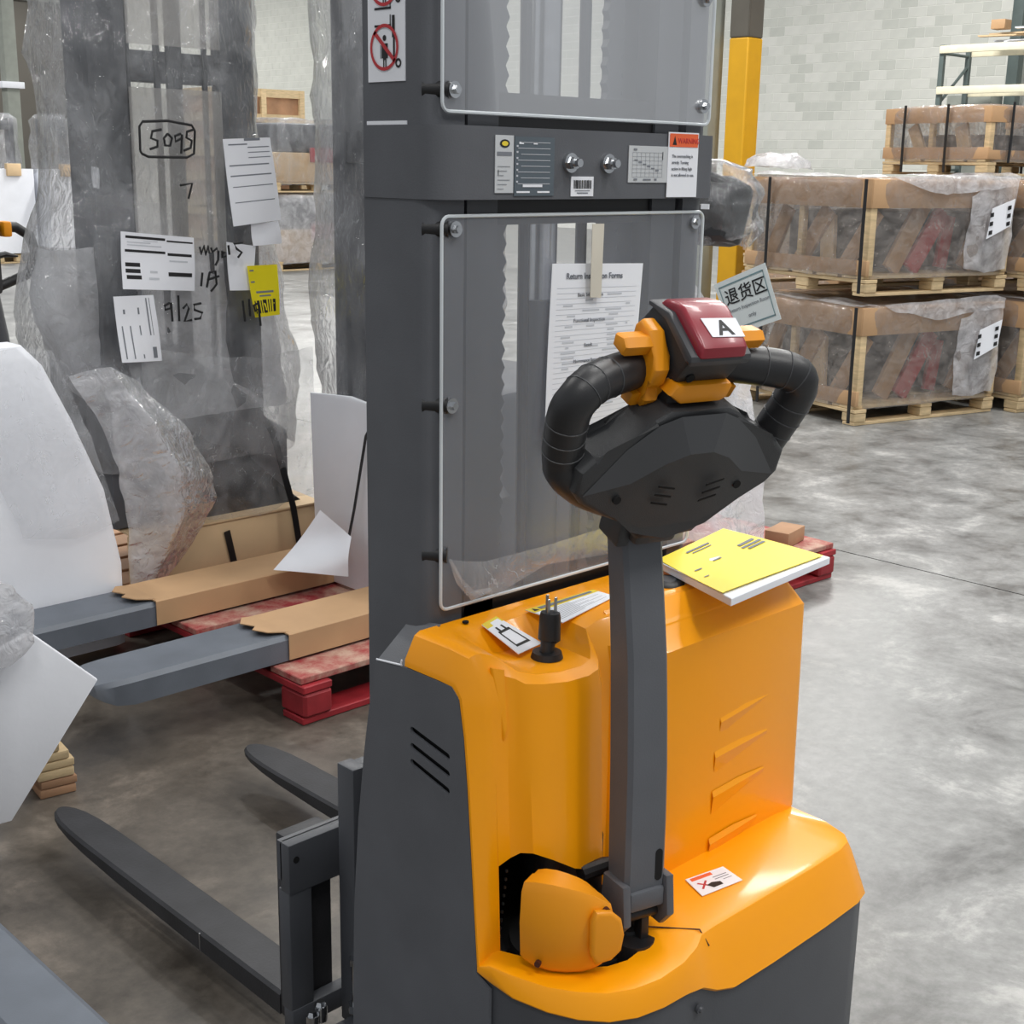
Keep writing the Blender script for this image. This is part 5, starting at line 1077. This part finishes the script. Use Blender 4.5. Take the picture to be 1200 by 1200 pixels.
# rack against the block wall
RO = (23.2, 11.6, 0)
rk = empty('pallet_rack', RO, 0, 'pallet rack with cream beams and grey green uprights', 'rack')
for yy in (12.8-11.6,):
    for xx in (0, .95):
        b = MB(); b.box((xx, yy, 1.88), (.085, .085, 3.76)); b.build('upright', 'rack', rk, smooth=0)
    for z in (.5, 1.6, 2.6, 3.62):
        b = MB(); b.cyl((0, yy, z), (.95, yy, z), .028, n=6); b.build('brace', 'rack', rk)
    for z0, z1 in ((.5, 1.6), (1.6, 2.6), (2.75, 3.45)):
        b = MB(); b.cyl((0, yy, z0), (.95, yy, z1), .028, n=6); b.build('brace', 'rack', rk)
for xx in (0, .95):
    b = MB(); b.box((xx, -1.9, 1.88), (.085, .085, 3.76)); b.build('upright', 'rack', rk, smooth=0)
for z in (3.68, 2.98):
    for xx in (-.05, 1.0):
        b = MB(); b.box((xx, -.35, z), (.06, 3.15, .13), bevel=.008); b.build('beam', 'cream', rk)
bd_ = empty('board_pile', (23.6, 11.3, 3.745), 0, 'loose pile of boards lying on the rack top', 'boards')
random.seed(9)
for k in range(9):
    b = MB(); b.box((random.uniform(-.3, .3), random.uniform(-.7, .7), .02+.028*k), (.16, random.uniform(.8, 1.3), .024), Matrix.Rotation(random.uniform(-.25, .25), 3, 'Z')); b.build('board', random.choice(('wood', 'card_pale', 'paper')), bd_, smooth=0)
bx_ = MB(); bx_.box((23.5, 11.9, 4.08), (.25, .26, .16), bevel=.01); o = bx_.build('cardboard_box', 'card', None, (23.5, 11.9, 4.0)); o.location = (23.5, 11.9, 4.0); tag(o, 'small cardboard box on the rack top boards', 'box')
o = MB(); o.box((25.6, 12.6, 4.5), (.22, .22, 9), bevel=.01); p_ = o.build('wall_post', 'rack', None, (25.6, 12.6, 0)); p_.location = (25.6, 12.6, 0); tag(p_, 'dark steel post against the block wall behind the rack', 'post')
o = MB(); o.box((25.3, 13.2, 1.5), (.5, .9, 3.0), bevel=.02); p_ = o.build('wall_cabinet', 'pole_grey', None, (25.3, 13.2, 0)); p_.location = (25.3, 13.2, 0); tag(p_, 'grey cabinet by the block wall behind the rack', 'cabinet')

# ================================================================== middle distance, left of the mast
def wooden_crate(c, z0, Lx, Ly, h, label, group):
    r = empty('wooden_crate', (c[0], c[1], z0), 0, label, 'crate', group)
    X, Y = Lx/2, Ly/2
    for z in (.06, h*.5, h-.06):
        for y in (-Y, Y): b = MB(); b.box((0, y, z), (Lx, .03, .12)); b.build('slat', 'wood', r, smooth=0)
        for x in (-X, X): b = MB(); b.box((x, 0, z), (.03, Ly, .12)); b.build('slat', 'wood', r, smooth=0)
    for x in (-X+.04, 0, X-.04):
        for y in (-Y+.0, Y): b = MB(); b.box((x, y, h/2), (.09, .05, h)); b.build('batten', 'wood', r, smooth=0)
    b = MB(); b.box((0, 0, h/2), (Lx-.1, Ly-.1, h-.05)); b.build('contents', 'wood_old', r, smooth=0)
    return r
MX, MY = 12.0, 17.2
for lv in range(3):
    wooden_crate((12.2, 18.6), .0+lv*.88, 1.5, 1.2, .86, ['lowest', 'second', 'top'][lv]+' wooden crate of the far stack left of the mast', 'far wooden crates')
def far_load(c, rz, Lx, Ly, z0, h, label, group, card='card_pale', fm='film'):
    r = empty('wrapped_load', (c[0], c[1], z0), rz, label, 'load', group)
    pallet('', (0, 0, 0), 0, Lx, Ly, .14, 'wood', '', parent=r, org=(0, 0, 0), nb=5)
    b = MB(); b.bx((-Lx/2+.05, -Ly/2+.05, .14), (Lx/2-.05, Ly/2-.05, h*.55), bevel=.02); b.build('carton', card, r)
    b = MB(); b.bx((-Lx/2+.12, -Ly/2+.10, h*.55), (Lx/2-.25, Ly/2-.1, h-.05), bevel=.05); b.build('machine_part', 'grey_paint', r)
    b = MB(); b.bx((-.1, -Ly/2+.03, h*.42), (.35, -Ly/2+.06, h*.62), bevel=.005); b.build('red_part', 'red_steel', r)
    film_shell('stretch_film', [(.10, 0, 0, Lx/2, Ly/2), (h*.5, 0, 0, Lx/2+.01, Ly/2+.01), (h, 0, 0, Lx/2-.01, Ly/2-.01), (h+.02, 0, 0, Lx/2-.1, Ly/2-.1)], fm, r, (0, 0, 0), step=.1, n=48, amp=.03, sc=4, seed=c[0], pw=8)
    return r
far_load((12.1, 17.1), 0, 1.5, 1.2, 1.12, 1.02, 'upper wrapped pallet load left of the mast, red part inside', 'far wrapped loads')
far_load((12.1, 17.1), 0, 1.5, 1.2, 0, 1.08, 'lower wrapped pallet load left of the mast', 'far wrapped loads', fm='film_thick')
far_load((13.7, 15.6), .1, 1.3, 1.2, 0, 1.0, 'wrapped load peeping out beside the wrapped mast edge', 'far wrapped loads', fm='film_thick')
# far left: foam wrapped machines, wrapped masts above
for k, (x, y) in enumerate(((9.05, 20.4), (9.75, 20.1))):
    nm = ['foam covered machine at the far left edge', 'foam covered machine beside the wrapped mast, far left'][k]
    r = empty('foam_covered_machine', (x, y, 0), .0, nm, 'machine', 'far foam covered machines')
    pallet('', (0, 0, 0), 0, .66, .95, .14, 'wood', '', parent=r, org=(0, 0, 0), nb=4)
    b = MB(); b.loft([[(-.33+.02*j, -.5, z), (.30, -.5, z), (.33, -.44, z), (.33, .5, z), (-.33, .5, z)] for j, z in enumerate((.15, .8, 1.3, 1.38))], closed=True, capB=True); b.build('foam_sheet', 'foam', r)
    for xx in (-.2, .14):
        b = MB(); b.bx((xx, -.1, 1.3), (xx+.09, .05, 2.12), bevel=.01); b.build('mast_rail', 'grey_paint', r)
    b = MB(); b.bx((-.2, -.08, 1.95), (.23, .0, 2.08), bevel=.01); b.build('mast_crossbar', 'grey_dark', r)
    b = MB(); b.bx((-.12, -.54, 1.28), (.10, -.45, 1.46), bevel=.01); b.build('cardboard_pad', 'card_pale', r)
    film_shell('mast_film', [(1.30, 0, 0, .30, .2), (1.7, 0, 0, .30, .2), (2.1, 0, 0, .28, .16), (2.18, 0, 0, .2, .1)], 'film', r, (0, 0, 0), step=.08, n=36, amp=.05, sc=4, seed=x)
